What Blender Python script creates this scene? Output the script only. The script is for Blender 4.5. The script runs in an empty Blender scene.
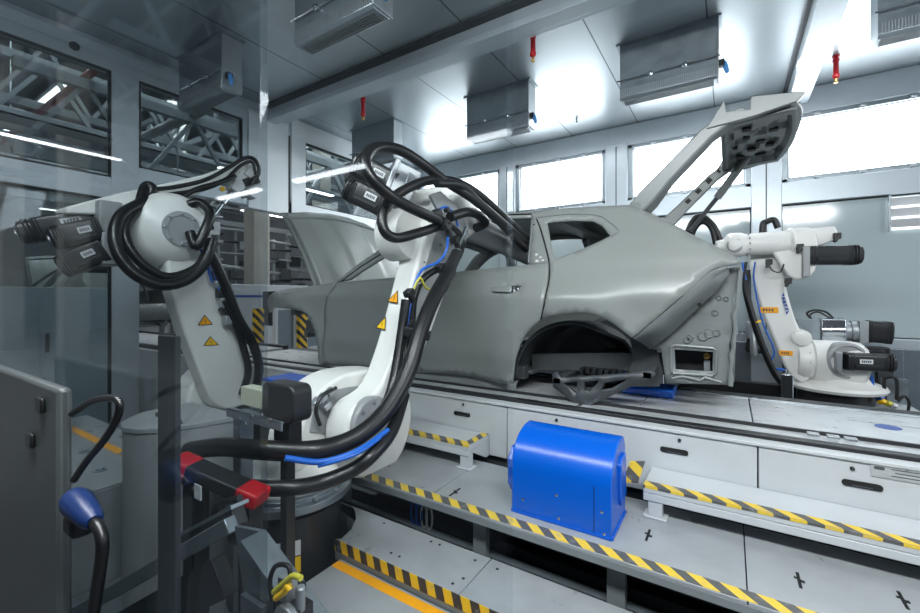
import bpy, bmesh, math, random
from mathutils import Vector, Matrix, geometry
R = math.radians
random.seed(7)

# ------------------------------------------------------------------ camera
FPX, V0, YAW, CH = 422.0, 296.0, R(32.6), 1.5
SC = bpy.context.scene
COL = SC.collection
cam_d = bpy.data.cameras.new('camera')
cam = bpy.data.objects.new('camera', cam_d)
COL.objects.link(cam)
cam.location = (0, 0, CH)
cam.rotation_euler = (R(90), 0, YAW)
cam_d.sensor_width = 36
cam_d.lens = 36 * FPX / 920
cam_d.shift_y = -(306.5 - V0) / 920
cam_d.clip_start = 0.02
SC.camera = cam

# ------------------------------------------------------------------ world, light, exposure
w = bpy.data.worlds.new('world')
SC.world = w
w.use_nodes = True
bg = w.node_tree.nodes['Background']
bg.inputs[0].default_value = (0.80, 0.90, 1.0, 1)
bg.inputs[1].default_value = 0.42

def area(name, loc, target, sx, sy, power, col=(1, 1, 1)):
    d = bpy.data.lights.new(name, 'AREA')
    d.shape = 'RECTANGLE'; d.size = sx; d.size_y = sy
    d.energy = power; d.color = col
    o = bpy.data.objects.new(name, d); COL.objects.link(o)
    o.location = loc
    o.rotation_euler = (Vector(target) - Vector(loc)).to_track_quat('-Z', 'Y').to_euler()
    return o
# fill lamps added over the aisle, at the booth's open end and under its ceiling
area('aisle_fill', (-0.4, 0.02, 3.25), (-0.6, 2.6, 1.2), 4.4, 0.3, 150, (0.97, 0.99, 1.0))
area('booth_end_fill', (3.6, 2.6, 3.4), (0.2, 2.8, 1.1), 0.6, 3.0, 55, (0.95, 0.98, 1.0))
area('booth_fill', (-1.2, 4.9, 3.62), (-1.2, 4.9, 0), 4.5, 0.12, 22, (0.95, 0.98, 1.0))

SC.view_settings.view_transform = 'Standard'
SC.view_settings.look = 'None'
SC.view_settings.gamma = 1
SC.view_settings.use_curve_mapping = False
SC.view_settings.exposure = 0.58

# ------------------------------------------------------------------ materials
def lin(c):
    return tuple(((v / 255) / 12.92 if v / 255 <= 0.04045 else ((v / 255 + 0.055) / 1.055) ** 2.4) for v in c)

CLR = {}
def mat(name, rgb, rough=0.5, metal=0.0, spec=0.5, noise=0.0, nscale=6.0, rnoise=0.0, bump=0.0, bscale=200, stretch=None):
    m = bpy.data.materials.new(name); m.use_nodes = True
    nt = m.node_tree; b = nt.nodes['Principled BSDF']
    c = lin(rgb)
    b.inputs['Base Color'].default_value = (*c, 1)
    b.inputs['Roughness'].default_value = rough
    b.inputs['Metallic'].default_value = metal
    b.inputs['Specular IOR Level'].default_value = spec
    if noise or rnoise or bump:
        tc = nt.nodes.new('ShaderNodeTexCoord')
        mp = nt.nodes.new('ShaderNodeMapping')
        nt.links.new(tc.outputs['Object'], mp.inputs[0])
        if stretch: mp.inputs['Scale'].default_value = stretch
        n = nt.nodes.new('ShaderNodeTexNoise'); n.inputs['Scale'].default_value = nscale
        n.inputs['Detail'].default_value = 6; n.inputs['Roughness'].default_value = 0.65
        nt.links.new(mp.outputs[0], n.inputs['Vector'])
        if noise:
            mr = nt.nodes.new('ShaderNodeMapRange')
            mr.inputs[1].default_value = 0.3; mr.inputs[2].default_value = 0.7
            mr.inputs[3].default_value = 1 - noise; mr.inputs[4].default_value = 1 + noise * 0.6
            nt.links.new(n.outputs['Fac'], mr.inputs[0])
            mx = nt.nodes.new('ShaderNodeVectorMath'); mx.operation = 'SCALE'
            mx.inputs[0].default_value = c
            nt.links.new(mr.outputs[0], mx.inputs['Scale'])
            nt.links.new(mx.outputs[0], b.inputs['Base Color'])
        if rnoise:
            mr = nt.nodes.new('ShaderNodeMapRange')
            mr.inputs[1].default_value = 0.3; mr.inputs[2].default_value = 0.7
            mr.inputs[3].default_value = max(0.03, rough - rnoise); mr.inputs[4].default_value = rough + rnoise
            nt.links.new(n.outputs['Fac'], mr.inputs[0]); nt.links.new(mr.outputs[0], b.inputs['Roughness'])
        if bump:
            n2 = nt.nodes.new('ShaderNodeTexNoise'); n2.inputs['Scale'].default_value = bscale
            nt.links.new(mp.outputs[0], n2.inputs['Vector'])
            bp = nt.nodes.new('ShaderNodeBump'); bp.inputs['Strength'].default_value = bump
            bp.inputs['Distance'].default_value = 0.002
            nt.links.new(n2.outputs['Fac'], bp.inputs['Height']); nt.links.new(bp.outputs[0], b.inputs['Normal'])
    return m

def emit(name, rgb, strength):
    m = bpy.data.materials.new(name); m.use_nodes = True
    nt = m.node_tree; nt.nodes.clear()
    e = nt.nodes.new('ShaderNodeEmission'); e.inputs[0].default_value = (*rgb, 1); e.inputs[1].default_value = strength
    o = nt.nodes.new('ShaderNodeOutputMaterial'); nt.links.new(e.outputs[0], o.inputs[0])
    return m

def stripes(name, ca, cb, period, k=(1, 1, 1), rough=0.5):
    """diagonal two-colour tape"""
    m = bpy.data.materials.new(name); m.use_nodes = True
    nt = m.node_tree; b = nt.nodes['Principled BSDF']; b.inputs['Roughness'].default_value = rough
    tc = nt.nodes.new('ShaderNodeTexCoord')
    dt = nt.nodes.new('ShaderNodeVectorMath'); dt.operation = 'DOT_PRODUCT'
    dt.inputs[1].default_value = tuple(q / period for q in k)
    nt.links.new(tc.outputs['Object'], dt.inputs[0])
    fr = nt.nodes.new('ShaderNodeMath'); fr.operation = 'FRACT'; nt.links.new(dt.outputs['Value'], fr.inputs[0])
    gt = nt.nodes.new('ShaderNodeMath'); gt.operation = 'GREATER_THAN'; gt.inputs[1].default_value = 0.5
    nt.links.new(fr.outputs[0], gt.inputs[0])
    # worn patches
    n = nt.nodes.new('ShaderNodeTexNoise'); n.inputs['Scale'].default_value = 22; n.inputs['Detail'].default_value = 5
    nt.links.new(tc.outputs['Object'], n.inputs['Vector'])
    mr = nt.nodes.new('ShaderNodeMapRange'); mr.inputs[1].default_value = 0.56; mr.inputs[2].default_value = 0.72
    mr.inputs[3].default_value = 0; mr.inputs[4].default_value = 0.55
    nt.links.new(n.outputs['Fac'], mr.inputs[0])
    mx = nt.nodes.new('ShaderNodeMix'); mx.data_type = 'RGBA'
    mx.inputs[6].default_value = (*lin(ca), 1); mx.inputs[7].default_value = (*lin(cb), 1)
    nt.links.new(gt.outputs[0], mx.inputs[0])
    m2 = nt.nodes.new('ShaderNodeMix'); m2.data_type = 'RGBA'
    m2.inputs[7].default_value = (*lin((150, 152, 148)), 1)
    nt.links.new(mr.outputs[0], m2.inputs[0]); nt.links.new(mx.outputs[2], m2.inputs[6])
    nt.links.new(m2.outputs[2], b.inputs['Base Color'])
    return m

def glass(name, tint, refl, rough=0.02, facing=0.6):
    """clear pane: tinted see-through plus a mirror share that grows at grazing angles"""
    m = bpy.data.materials.new(name); m.use_nodes = True
    nt = m.node_tree; nt.nodes.clear()
    t = nt.nodes.new('ShaderNodeBsdfTransparent'); t.inputs[0].default_value = (*tint, 1)
    g = nt.nodes.new('ShaderNodeBsdfGlossy'); g.inputs['Roughness'].default_value = rough
    g.inputs[0].default_value = (0.9, 0.95, 1, 1)
    lw = nt.nodes.new('ShaderNodeLayerWeight'); lw.inputs[0].default_value = 0.5
    pw = nt.nodes.new('ShaderNodeMath'); pw.operation = 'POWER'; pw.inputs[1].default_value = 4
    nt.links.new(lw.outputs['Facing'], pw.inputs[0])
    ad = nt.nodes.new('ShaderNodeMath'); ad.operation = 'MULTIPLY_ADD'; ad.inputs[1].default_value = 0.6; ad.inputs[2].default_value = 0.04
    nt.links.new(pw.outputs[0], ad.inputs[0])
    mu = nt.nodes.new('ShaderNodeMath'); mu.operation = 'MULTIPLY'; mu.inputs[1].default_value = refl
    nt.links.new(ad.outputs[0], mu.inputs[0])
    mx = nt.nodes.new('ShaderNodeMixShader')
    nt.links.new(mu.outputs[0], mx.inputs[0]); nt.links.new(t.outputs[0], mx.inputs[1]); nt.links.new(g.outputs[0], mx.inputs[2])
    o = nt.nodes.new('ShaderNodeOutputMaterial'); nt.links.new(mx.outputs[0], o.inputs[0])
    return m

M = {}
M['primer'] = mat('primer_grey', (128, 133, 131), 0.31, 0, 0.5, noise=0.03, nscale=3)
M['primer_in'] = mat('primer_inner', (116, 122, 122), 0.34, 0, 0.5, noise=0.06, nscale=5)
M['ecoat'] = mat('dark_ecoat', (62, 66, 68), 0.5, 0, 0.4, noise=0.25, nscale=9)
M['seam'] = mat('seam_dark', (20, 22, 23), 0.6)
M['robot'] = mat('robot_white', (226, 227, 224), 0.33, 0, 0.5, noise=0.02, nscale=4)
M['robot_grey'] = mat('robot_cover_grey', (150, 154, 156), 0.4, 0, 0.5, noise=0.05)
M['cast'] = mat('cast_aluminium', (168, 174, 178), 0.4, 0.7, noise=0.08, nscale=20)
M['chrome'] = mat('bright_steel', (205, 210, 214), 0.18, 1.0)
M['steel'] = mat('brushed_stainless', (204, 209, 212), 0.34, 0.45, noise=0.12, nscale=7, rnoise=0.1, stretch=(1, 3, 3))
M['galv'] = mat('galvanised_sheet', (150, 160, 166), 0.38, 0.75, noise=0.12, nscale=10, rnoise=0.08)
M['rubber'] = mat('black_rubber', (17, 18, 20), 0.34, 0, 0.5)
M['plastic'] = mat('black_plastic', (26, 28, 30), 0.42, 0, 0.5, noise=0.1, nscale=15)
M['blackpaint'] = mat('black_paint', (30, 32, 35), 0.35, 0, 0.5, noise=0.15, nscale=5)
M['darkgrey'] = mat('dark_grey_paint', (58, 63, 67), 0.42, 0, 0.5, noise=0.12, nscale=8)
M['conv'] = mat('white_panel_paint', (186, 191, 194), 0.40, 0, 0.5, noise=0.07, nscale=3, rnoise=0.08)
M['deck'] = mat('deck_paint', (152, 157, 160), 0.36, 0, 0.5, noise=0.16, nscale=4, rnoise=0.12)
M['deck_edge'] = mat('deck_edge_grey', (126, 133, 136), 0.45, 0.2, noise=0.08)
M['blue'] = mat('blue_enamel', (0, 88, 196), 0.26, 0, 0.5, noise=0.03, nscale=4)
M['bluehose'] = mat('blue_hose', (25, 95, 190), 0.35)
M['bluedark'] = mat('blue_connector', (12, 38, 84), 0.4)
M['yellow'] = mat('yellow_paint', (246, 196, 20), 0.45)
M['yellow_cable'] = mat('yellow_cable', (196, 190, 60), 0.5)
M['orange'] = mat('orange_sticker', (244, 168, 16), 0.45)
M['red'] = mat('red_paint', (186, 22, 34), 0.35)
M['header'] = mat('header_lit', (214, 220, 224), 0.35, 0.15, noise=0.03)  # paler than the frame, standing in for window light reflected on the header
M['plugblue'] = mat('plug_blue', (70, 140, 205), 0.4)
M['postgrey'] = mat('post_grey', (66, 72, 73), 0.45, noise=0.1)
M['brass'] = mat('brass', (200, 160, 90), 0.3, 0.9)
M['label'] = mat('label_white', (205, 208, 210), 0.5)
M['ink'] = mat('label_ink', (70, 74, 80), 0.6)
M['tagblue'] = mat('tag_blue', (44, 78, 150), 0.45)
M['tape'] = stripes('hazard_tape', (222, 190, 62), (84, 85, 85), 0.105, (1, 1, 0))
M['tape_face'] = stripes('hazard_tape_upright', (240, 196, 30), (52, 52, 54), 0.085, (1, 0, 0.25))
M['tape_post'] = stripes('hazard_tape_post', (236, 186, 20), (32, 32, 34), 0.16, (0.4, 1, 1))
M['frame'] = mat('booth_frame', (188, 198, 205), 0.34, 0.35, noise=0.05, nscale=4)
M['tealpane'] = mat('film_glass', (172, 186, 189), 0.10, 0, 0.6, noise=0.03, nscale=1.5)
M['lowpanel'] = mat('low_wall_panel', (120, 130, 138), 0.35, 0.5, noise=0.08)
M['window_lit'] = emit('daylit_window', (0.90, 0.96, 1.0), 6.0)
M['led'] = emit('led_strip', (0.95, 0.98, 1.0), 9.0)
M['led_far'] = emit('led_strip_far', (0.95, 0.98, 1.0), 5.0)
M['hall'] = mat('hall_grey', (130, 136, 140), 0.6, noise=0.1, nscale=1)
M['halldark'] = mat('hall_dark', (84, 89, 94), 0.7, noise=0.2, nscale=1)
M['hallsteel'] = mat('hall_steelwork', (122, 128, 132), 0.5, 0.2)
M['aislefloor'] = mat('aisle_floor', (74, 78, 82), 0.5, noise=0.1)
M['hallfloor'] = mat('hall_floor', (168, 172, 174), 0.25, noise=0.1, nscale=2)
M['floor'] = mat('booth_floor', (112, 118, 122), 0.3, noise=0.15, nscale=3, rnoise=0.1)
M['concrete'] = mat('column_beige', (150, 148, 142), 0.8, noise=0.1)
M['redpipe'] = mat('red_pipe', (150, 50, 45), 0.5)
M['pane'] = glass('clear_pane', (0.80, 0.86, 0.87), 0.5)
M['pane_near'] = glass('cabin_pane', (0.76, 0.79, 0.80), 0.8, 0.03)
M['pane_clear'] = glass('cabin_pane_clear', (0.965, 0.975, 0.975), 0.8, 0.03)
M['acrylic'] = mat('pale_acrylic', (206, 208, 186), 0.3)

def ceiling_mat():
    m = mat('ceiling_sheet', (180, 189, 194), 0.38, 0.75, noise=0.05, nscale=1.2, rnoise=0.06)
    nt = m.node_tree; b = nt.nodes['Principled BSDF']
    tc = nt.nodes.new('ShaderNodeTexCoord'); sp = nt.nodes.new('ShaderNodeSeparateXYZ'); nt.links.new(tc.outputs['Object'], sp.inputs[0])
    bt = None
    def M2(op, a, v, **k):
        n = nt.nodes.new('ShaderNodeMath'); n.operation = op; nt.links.new(a, n.inputs[0]); n.inputs[1].default_value = v
        return n.outputs[0]
    fx = M2('FRACT', M2('DIVIDE', M2('ADD', sp.outputs[0], 20.08), 0.845), 0)
    d = M2('LESS_THAN', M2('ABSOLUTE', M2('SUBTRACT', fx, 0.5), 0), 0.007)
    src = b.inputs['Base Color'].links[0].from_socket
    mx = nt.nodes.new('ShaderNodeMix'); mx.data_type = 'RGBA'; mx.inputs[7].default_value = (0.10, 0.12, 0.13, 1)
    nt.links.new(d, mx.inputs[0]); nt.links.new(src, mx.inputs[6]); nt.links.new(mx.outputs[2], b.inputs['Base Color'])
    return m
M['ceiling'] = ceiling_mat()

# ------------------------------------------------------------------ geometry helpers
CS, SN = math.cos(YAW), math.sin(YAW)
def ray(u, v):
    dx = (u - 460) / FPX; dz = (V0 - v) / FPX
    return Vector((CS * dx - SN, SN * dx + CS, dz))
def at(u, v, X=None, Y=None, Z=None):
    """world point seen at pixel (u, v) of the photo on the plane X=, Y= or Z="""
    r = ray(u, v)
    t = X / r.x if X is not None else Y / r.y if Y is not None else (Z - CH) / r.z
    return Vector((r.x * t, r.y * t, CH + r.z * t))

OFF = {}
class MB:
    def __init__(self):
        self.bm = bmesh.new(); self.mats = []; self.mi = 0; self.T = Matrix()
    def use(self, m):
        if m not in self.mats: self.mats.append(m)
        self.mi = self.mats.index(m); return self
    def _v(self, p): return self.bm.verts.new(self.T @ Vector(p))
    def face(self, vs):
        try:
            f = self.bm.faces.new(vs); f.material_index = self.mi; return f
        except ValueError: return None
    def box(self, c, s, rot=None):
        c = Vector(c); hx, hy, hz = s[0] / 2, s[1] / 2, s[2] / 2
        m = rot if rot is not None else Matrix.Identity(3)
        v = [self._v(c + m @ Vector((x, y, z))) for x in (-hx, hx) for y in (-hy, hy) for z in (-hz, hz)]
        for q in ((0, 1, 3, 2), (4, 6, 7, 5), (0, 4, 5, 1), (2, 3, 7, 6), (0, 2, 6, 4), (1, 5, 7, 3)): self.face([v[i] for i in q])
        return self
    def span(self, a, b):
        a = Vector(a); b = Vector(b)
        return self.box((a + b) / 2, [abs(b[i] - a[i]) for i in range(3)])
    def bar(self, p0, p1, wd, ht, up=(0, 0, 1)):
        p0 = Vector(p0); p1 = Vector(p1); d = p1 - p0; L = d.length; x = d.normalized()
        u = Vector(up)
        if abs(x.dot(u)) > 0.98: u = Vector((0, 1, 0))
        y = u.cross(x).normalized(); z = x.cross(y)
        return self.box((p0 + p1) / 2, (L, wd, ht), Matrix((x, y, z)).transposed())
    def ringframe(self, d, ref=None):
        d = Vector(d).normalized()
        r = Vector(ref) if ref is not None else (Vector((0, 0, 1)) if abs(d.z) < 0.9 else Vector((1, 0, 0)))
        a = r.cross(d).normalized(); b = d.cross(a)
        return a, b
    def tube(self, pts, rads, seg=10, cap=True):
        pts = [Vector(p) for p in pts]
        if not hasattr(rads, '__len__'): rads = [rads] * len(pts)
        rings = []; a = None
        for i, p in enumerate(pts):
            d = (pts[min(i + 1, len(pts) - 1)] - pts[max(i - 1, 0)])
            if d.length < 1e-9: d = Vector((0, 0, 1))
            d.normalize()
            if a is None: a, b = self.ringframe(d)
            else:
                a = (a - d * a.dot(d))
                if a.length < 1e-6: a, b = self.ringframe(d)
                a.normalize(); b = d.cross(a)
            rings.append([self._v(p + (a * math.cos(t) + b * math.sin(t)) * rads[i]) for t in [2 * math.pi * k / seg for k in range(seg)]])
        for i in range(len(rings) - 1):
            for k in range(seg):
                self.face([rings[i][k], rings[i][(k + 1) % seg], rings[i + 1][(k + 1) % seg], rings[i + 1][k]])
        if cap:
            self.face(list(reversed(rings[0]))); self.face(rings[-1])
        return self
    def cyl(self, p0, p1, r0, r1=None, seg=24):
        return self.tube([p0, p1], [r0, r0 if r1 is None else r1], seg)
    def lathe(self, p0, axis, prof, seg=28, ref=None):
        """prof: (distance along axis, radius)"""
        p0 = Vector(p0); d = Vector(axis).normalized(); a, b = self.ringframe(d, ref)
        rings = [[self._v(p0 + d * h + (a * math.cos(t) + b * math.sin(t)) * max(r, 1e-4)) for t in [2 * math.pi * k / seg for k in range(seg)]] for h, r in prof]
        for i in range(len(rings) - 1):
            for k in range(seg):
                self.face([rings[i][k], rings[i][(k + 1) % seg], rings[i + 1][(k + 1) % seg], rings[i + 1][k]])
        self.face(list(reversed(rings[0]))); self.face(rings[-1])
        return self
    def prism(self, poly, fn, a, b):
        """poly of 2-D points, fn(p, h) -> 3-D, extruded from h=a to h=b"""
        A = [self._v(fn(p, a)) for p in poly]; B = [self._v(fn(p, b)) for p in poly]
        n = len(poly)
        self.face(list(reversed(A))); self.face(B)
        for i in range(n): self.face([A[i], A[(i + 1) % n], B[(i + 1) % n], B[i]])
        return self
    def quad(self, a, b, c, d):
        self.face([self._v(a), self._v(b), self._v(c), self._v(d)]); return self
    def grid(self, rows):
        V = [[self._v(p) for p in r] for r in rows]
        for i in range(len(V) - 1):
            for j in range(len(V[0]) - 1):
                self.face([V[i][j], V[i][j + 1], V[i + 1][j + 1], V[i + 1][j]])
        return self
    def build(self, name, m=None, parent=None, bevel=0.0, angle=35, solid=0.0, keep=False, segs=2):
        bm = self.bm
        if not keep: bmesh.ops.recalc_face_normals(bm, faces=bm.faces)
        me = bpy.data.meshes.new(name)
        if parent is not None: off = Vector(OFF[parent.name])
        else:
            xs = [v.co for v in bm.verts]
            off = Vector(((min(v.x for v in xs) + max(v.x for v in xs)) / 2, (min(v.y for v in xs) + max(v.y for v in xs)) / 2, min(v.z for v in xs)))
        for v in bm.verts: v.co -= off
        bm.to_mesh(me); bm.free()
        for k in (self.mats or [m]): me.materials.append(k)
        for p in me.polygons: p.use_smooth = True
        me.set_sharp_from_angle(angle=R(angle))
        o = bpy.data.objects.new(name, me); COL.objects.link(o)
        if parent is None: o.location = off
        else: o.parent = parent
        OFF[o.name] = tuple(off)
        if solid:
            md = o.modifiers.new('solid', 'SOLIDIFY'); md.thickness = abs(solid); md.offset = -1 if solid > 0 else 1
        if bevel:
            md = o.modifiers.new('bevel', 'BEVEL'); md.width = bevel; md.segments = segs; md.limit_method = 'ANGLE'; md.angle_limit = R(40)
            md.harden_normals = False
        return o

def thing(name, label, cat, loc=(0, 0, 0), group=None):
    o = bpy.data.objects.new(name, None); COL.objects.link(o)
    o.empty_display_size = 0.1
    o.location = loc; OFF[o.name] = tuple(loc)
    o['label'] = label; o['category'] = cat
    if group: o['group'] = group
    return o
def tag(o, label, cat, group=None, kind=None):
    o['label'] = label; o['category'] = cat
    if group: o['group'] = group
    if kind: o['kind'] = kind
    return o
def struct(o, label=None):
    o['kind'] = 'structure'
    if label: o['label'] = label
    return o
def lab(o, t): o['label'] = t; return o
def dup(root, delta=(0, 0, 0), label=None, group=None):
    r = root.copy(); COL.objects.link(r); r.location = Vector(root.location) + Vector(delta)
    if label: r['label'] = label
    if group: r['group'] = group
    OFF[r.name] = tuple(r.location)
    def rec(a, b):
        for ch in list(a.children):
            c = ch.copy(); COL.objects.link(c); c.parent = b; OFF[c.name] = OFF[r.name]
            rec(ch, c)
    rec(root, r)
    return r
def spline(pts, n=8, closed=False):
    """Catmull-Rom through pts"""
    P = [Vector(p) for p in pts]; out = []; N = len(P)
    rng = range(N) if closed else range(N - 1)
    for i in rng:
        p1, p2 = P[i], P[(i + 1) % N]
        p0 = P[(i - 1) % N] if (closed or i > 0) else p1 * 2 - p2
        p3 = P[(i + 2) % N] if (closed or i + 2 < N) else p2 * 2 - p1
        for k in range(n):
            t = k / n
            out.append(0.5 * ((2 * p1) + (p2 - p0) * t + (2 * p0 - 5 * p1 + 4 * p2 - p3) * t * t + (3 * p1 - p0 - 3 * p2 + p3) * t ** 3))
    if not closed: out.append(P[-1])
    return out
def rrect(w_, h_, r, n=4):
    o = []
    for cx, cy, a0 in ((w_ / 2 - r, h_ / 2 - r, 0), (-w_ / 2 + r, h_ / 2 - r, 90), (-w_ / 2 + r, -h_ / 2 + r, 180), (w_ / 2 - r, -h_ / 2 + r, 270)):
        for k in range(n + 1):
            t = R(a0 + 90 * k / n); o.append((cx + r * math.cos(t), cy + r * math.sin(t)))
    return o
# ------------------------------------------------------------------ room shell
ZC, YF, XE = 3.73, 5.8, -4.65       # ceiling height, far wall, end wall
struct(MB().span((XE, 0.36, -0.1), (3.2, YF, 0)).build('floor', M['floor']))
struct(MB().span((XE - 0.1, 0.3, ZC), (3.2, YF + 0.2, ZC + 0.12)).build('ceiling', M['ceiling']))
struct(MB().span((-24, -7, -0.1), (XE, 14, 0)).build('floor_hall', M['hallfloor']))
struct(MB().span((XE, -7, -0.1), (8, 0.36, 0)).build('floor_aisle', M['aislefloor']))

# far wall: frame members, lit windows on top, film glass below, sheet panels at the foot
t = MB()
t.span((XE, YF, 3.46), (3.2, YF + 0.12, ZC))
t.span((XE, YF - 0.02, 2.5), (3.2, YF + 0.12, 2.74))
posts = [(-2.98, -2.72), (-1.40, -1.12), (0.20, 0.48), (1.80, 2.08)]
for a, b in posts: t.span((a, YF - 0.025, 0), (b, YF + 0.12, 3.5))
t.span((XE, YF - 0.01, 0.98), (3.2, YF + 0.12, 1.08))
struct(t.build('wall_far', M['frame'], bevel=0.008))
g = MB()
for a, b in posts:
    m = (a + b) / 2
    g.span((m - 0.006, YF - 0.0265, 1.08), (m + 0.006, YF - 0.024, 3.46))
struct(g.build('trim_post_joint', M['darkgrey']))
edges = [(-4.55, -2.98), (-2.72, -1.40), (-1.12, 0.20), (0.48, 1.80), (2.08, 3.2)]
for i, (a, b) in enumerate(edges):
    wn = MB()
    wn.use(M['galv'])
    wn.span((a, YF + 0.02, 2.74), (a + 0.05, YF + 0.06, 3.46)); wn.span((b - 0.05, YF + 0.02, 2.74), (b, YF + 0.06, 3.46))
    wn.span((a, YF + 0.02, 3.42), (b, YF + 0.06, 3.46)); wn.span((a, YF + 0.02, 2.74), (b, YF + 0.06, 2.78))
    root = struct(wn.build('window_%d' % (i + 1), bevel=0.003))
    MB().span((a + 0.07, YF + 0.07, 2.775), (b - 0.07, YF + 0.08, 3.415)).build('pane', M['window_lit'], root)
    f = MB().use(M['frame'])
    a2, b2, z2, z3 = a + 0.06, b - 0.05, 2.785, 3.405
    f.tube(spline([(a2, YF + 0.03, z2), (b2, YF + 0.03, z2), (b2, YF + 0.03, z3), (a2, YF + 0.03, z3)], 1, True) + [Vector((a2, YF + 0.03, z2))], 0.009, 6)
    f.build('shade_rail', None, root)
    c = MB().use(M['cast'])
    for x in (a + 0.30, (a + b) / 2, b - 0.30):
        for z in (2.76, 3.44):
            c.box((x, YF + 0.01, z), (0.05, 0.03, 0.025)); c.cyl((x - 0.012, YF, z), (x - 0.012, YF - 0.02, z), 0.008, seg=8)
    c.build('latch', None, root, bevel=0.002)
    p = MB().span((a + 0.003, YF + 0.03, 1.085), (b - 0.003, YF + 0.045, 2.495)).build('window_%d' % (i + 11), M['tealpane'])
    struct(p)
    gsk = MB().use(M['seam'])
    for (q, r_) in (((a, 2.485), (b, 2.5)), ((a, 1.08), (b, 1.09)), ((a, 1.08), (a + 0.008, 2.5)), ((b - 0.008, 1.08), (b, 2.5))):
        gsk.span((q[0], YF + 0.02, q[1]), (r_[0], YF + 0.028, r_[1]))
    gsk.build('gasket', None, p)
lp = MB(); x = XE
while x < 3.1:
    lp.span((x + 0.004, YF - 0.015, 0), (x + 0.30, YF + 0.03, 0.975)); x += 0.304
struct(lp.build('wall_far_foot', M['lowpanel'], bevel=0.004))
# slats with an added glow imitating the windows' reflection in the lower glazing at the right
lv = thing('reflection_slats', 'reflected window light imitated by a white blind in the lower glazing at the right end', 'glow_panel', (1.56, YF - 0.05, 2.1))
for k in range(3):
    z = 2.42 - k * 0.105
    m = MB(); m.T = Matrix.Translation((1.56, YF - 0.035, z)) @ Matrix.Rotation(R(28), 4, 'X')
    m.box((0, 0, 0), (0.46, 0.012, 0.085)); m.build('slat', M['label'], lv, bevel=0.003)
MB().span((1.335, YF + 0.0, 2.15), (1.785, YF + 0.012, 2.47)).build('glow_pane', emit('reflection_glow', (0.9, 0.96, 1.0), 1.6), lv)
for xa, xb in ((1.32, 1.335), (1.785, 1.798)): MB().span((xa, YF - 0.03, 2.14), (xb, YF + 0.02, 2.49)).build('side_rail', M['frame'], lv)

# ceiling beams
b = MB(); b.span((XE, 2.98, 3.61), (3.2, 3.22, ZC)); b.span((XE, 2.95, 3.555), (3.2, 3.09, 3.615))
struct(b.build('beam_lengthwise', M['frame'], bevel=0.006), 'long ceiling beam over the car')
b = MB(); b.span((0.52, 3.24, 3.56), (0.70, YF, ZC)); b.use(M['frame'])
struct(b.build('beam_crosswise', M['frame'], bevel=0.006))
struct(MB().span((0.49, 3.3, 3.69), (0.52, YF, ZC)).build('trim_beam_channel', M['darkgrey']))
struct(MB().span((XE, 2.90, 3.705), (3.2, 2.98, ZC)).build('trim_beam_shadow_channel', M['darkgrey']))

# end wall (across the line): glazed frame with the portal for the cars
e = MB()
EK = [0]
def eb(y0, y1, z0, z1):
    EK[0] += 1; d = 0.045 + 0.0012 * EK[0]
    e.span((XE - d, y0, z0), (XE + d, y1, z1))
eb(0.3, YF, 3.49, ZC)
eb(0.3, 1.60, 2.36, 2.55)                     # transom
eb(1.60, 2.73, 2.53, 2.69)
eb(1.48, 1.69, 0, 3.5)                        # post
eb(0.30, 0.42, 0, 3.5)
eb(2.67, 2.73, 2.53, 3.5)
eb(5.5, 5.62, 0, 3.5); eb(YF - 0.06, YF, 0, 3.5)
struct(e.build('wall_end', M['frame'], bevel=0.006))
e2 = MB()                                      # header box over the portal
e2.span((XE - 0.08, 2.73, 2.50), (XE + 0.07, 3.24, 3.62))
e2.span((XE - 0.062, 3.29, 2.53), (XE + 0.062, 5.5, 2.67)); e2.span((XE - 0.0635, 3.29, 2.531), (XE + 0.0635, 3.50, 3.70)); e2.span((XE - 0.065, 3.29, 3.47), (XE + 0.065, 5.56, 3.71))
struct(e2.build('wall_end_header', M['header'], bevel=0.005))
struct(MB().span((XE - 0.05, 3.24, 2.52), (XE + 0.03, 3.29, 3.62)).build('trim_portal_joint', M['darkgrey']))
k = 21
for (y0, y1, z0, z1) in ((0.42, 1.48, 2.55, 3.49), (1.69, 2.67, 2.69, 3.49), (0.42, 1.48, 0.05, 2.36), (3.50, 5.5, 2.67, 3.47)):
    p = MB().span((XE - 0.006, y0, z0), (XE + 0.006, y1, z1)).build('window_%d' % k, M['pane']); struct(p); k += 1
    gk = MB().use(M['seam'])
    for (q, r_) in (((y0, z0), (y1, z0 + 0.012)), ((y0, z1 - 0.012), (y1, z1)), ((y0, z0), (y0 + 0.012, z1)), ((y1 - 0.012, z0), (y1, z1))):
        gk.span((XE + 0.007, q[0], q[1]), (XE + 0.052, r_[0], r_[1]))
    gk.build('gasket', None, p)
for i, (y, z) in enumerate(((1.23, 3.58), (3.78, 3.57))):
    s = MB().use(M['plastic']); s.lathe((XE + 0.05, y, z), (1, 0, 0), [(0, 0.035), (0.012, 0.035), (0.014, 0.028), (0.006, 0.024), (0.006, 0.008), (0.012, 0.006)], 20)
    tag(s.build('door_sensor'), ['round black sensor above the upper window of the glazed end wall', 'round black sensor on the header above the raised hood'][i], 'sensor')

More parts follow.
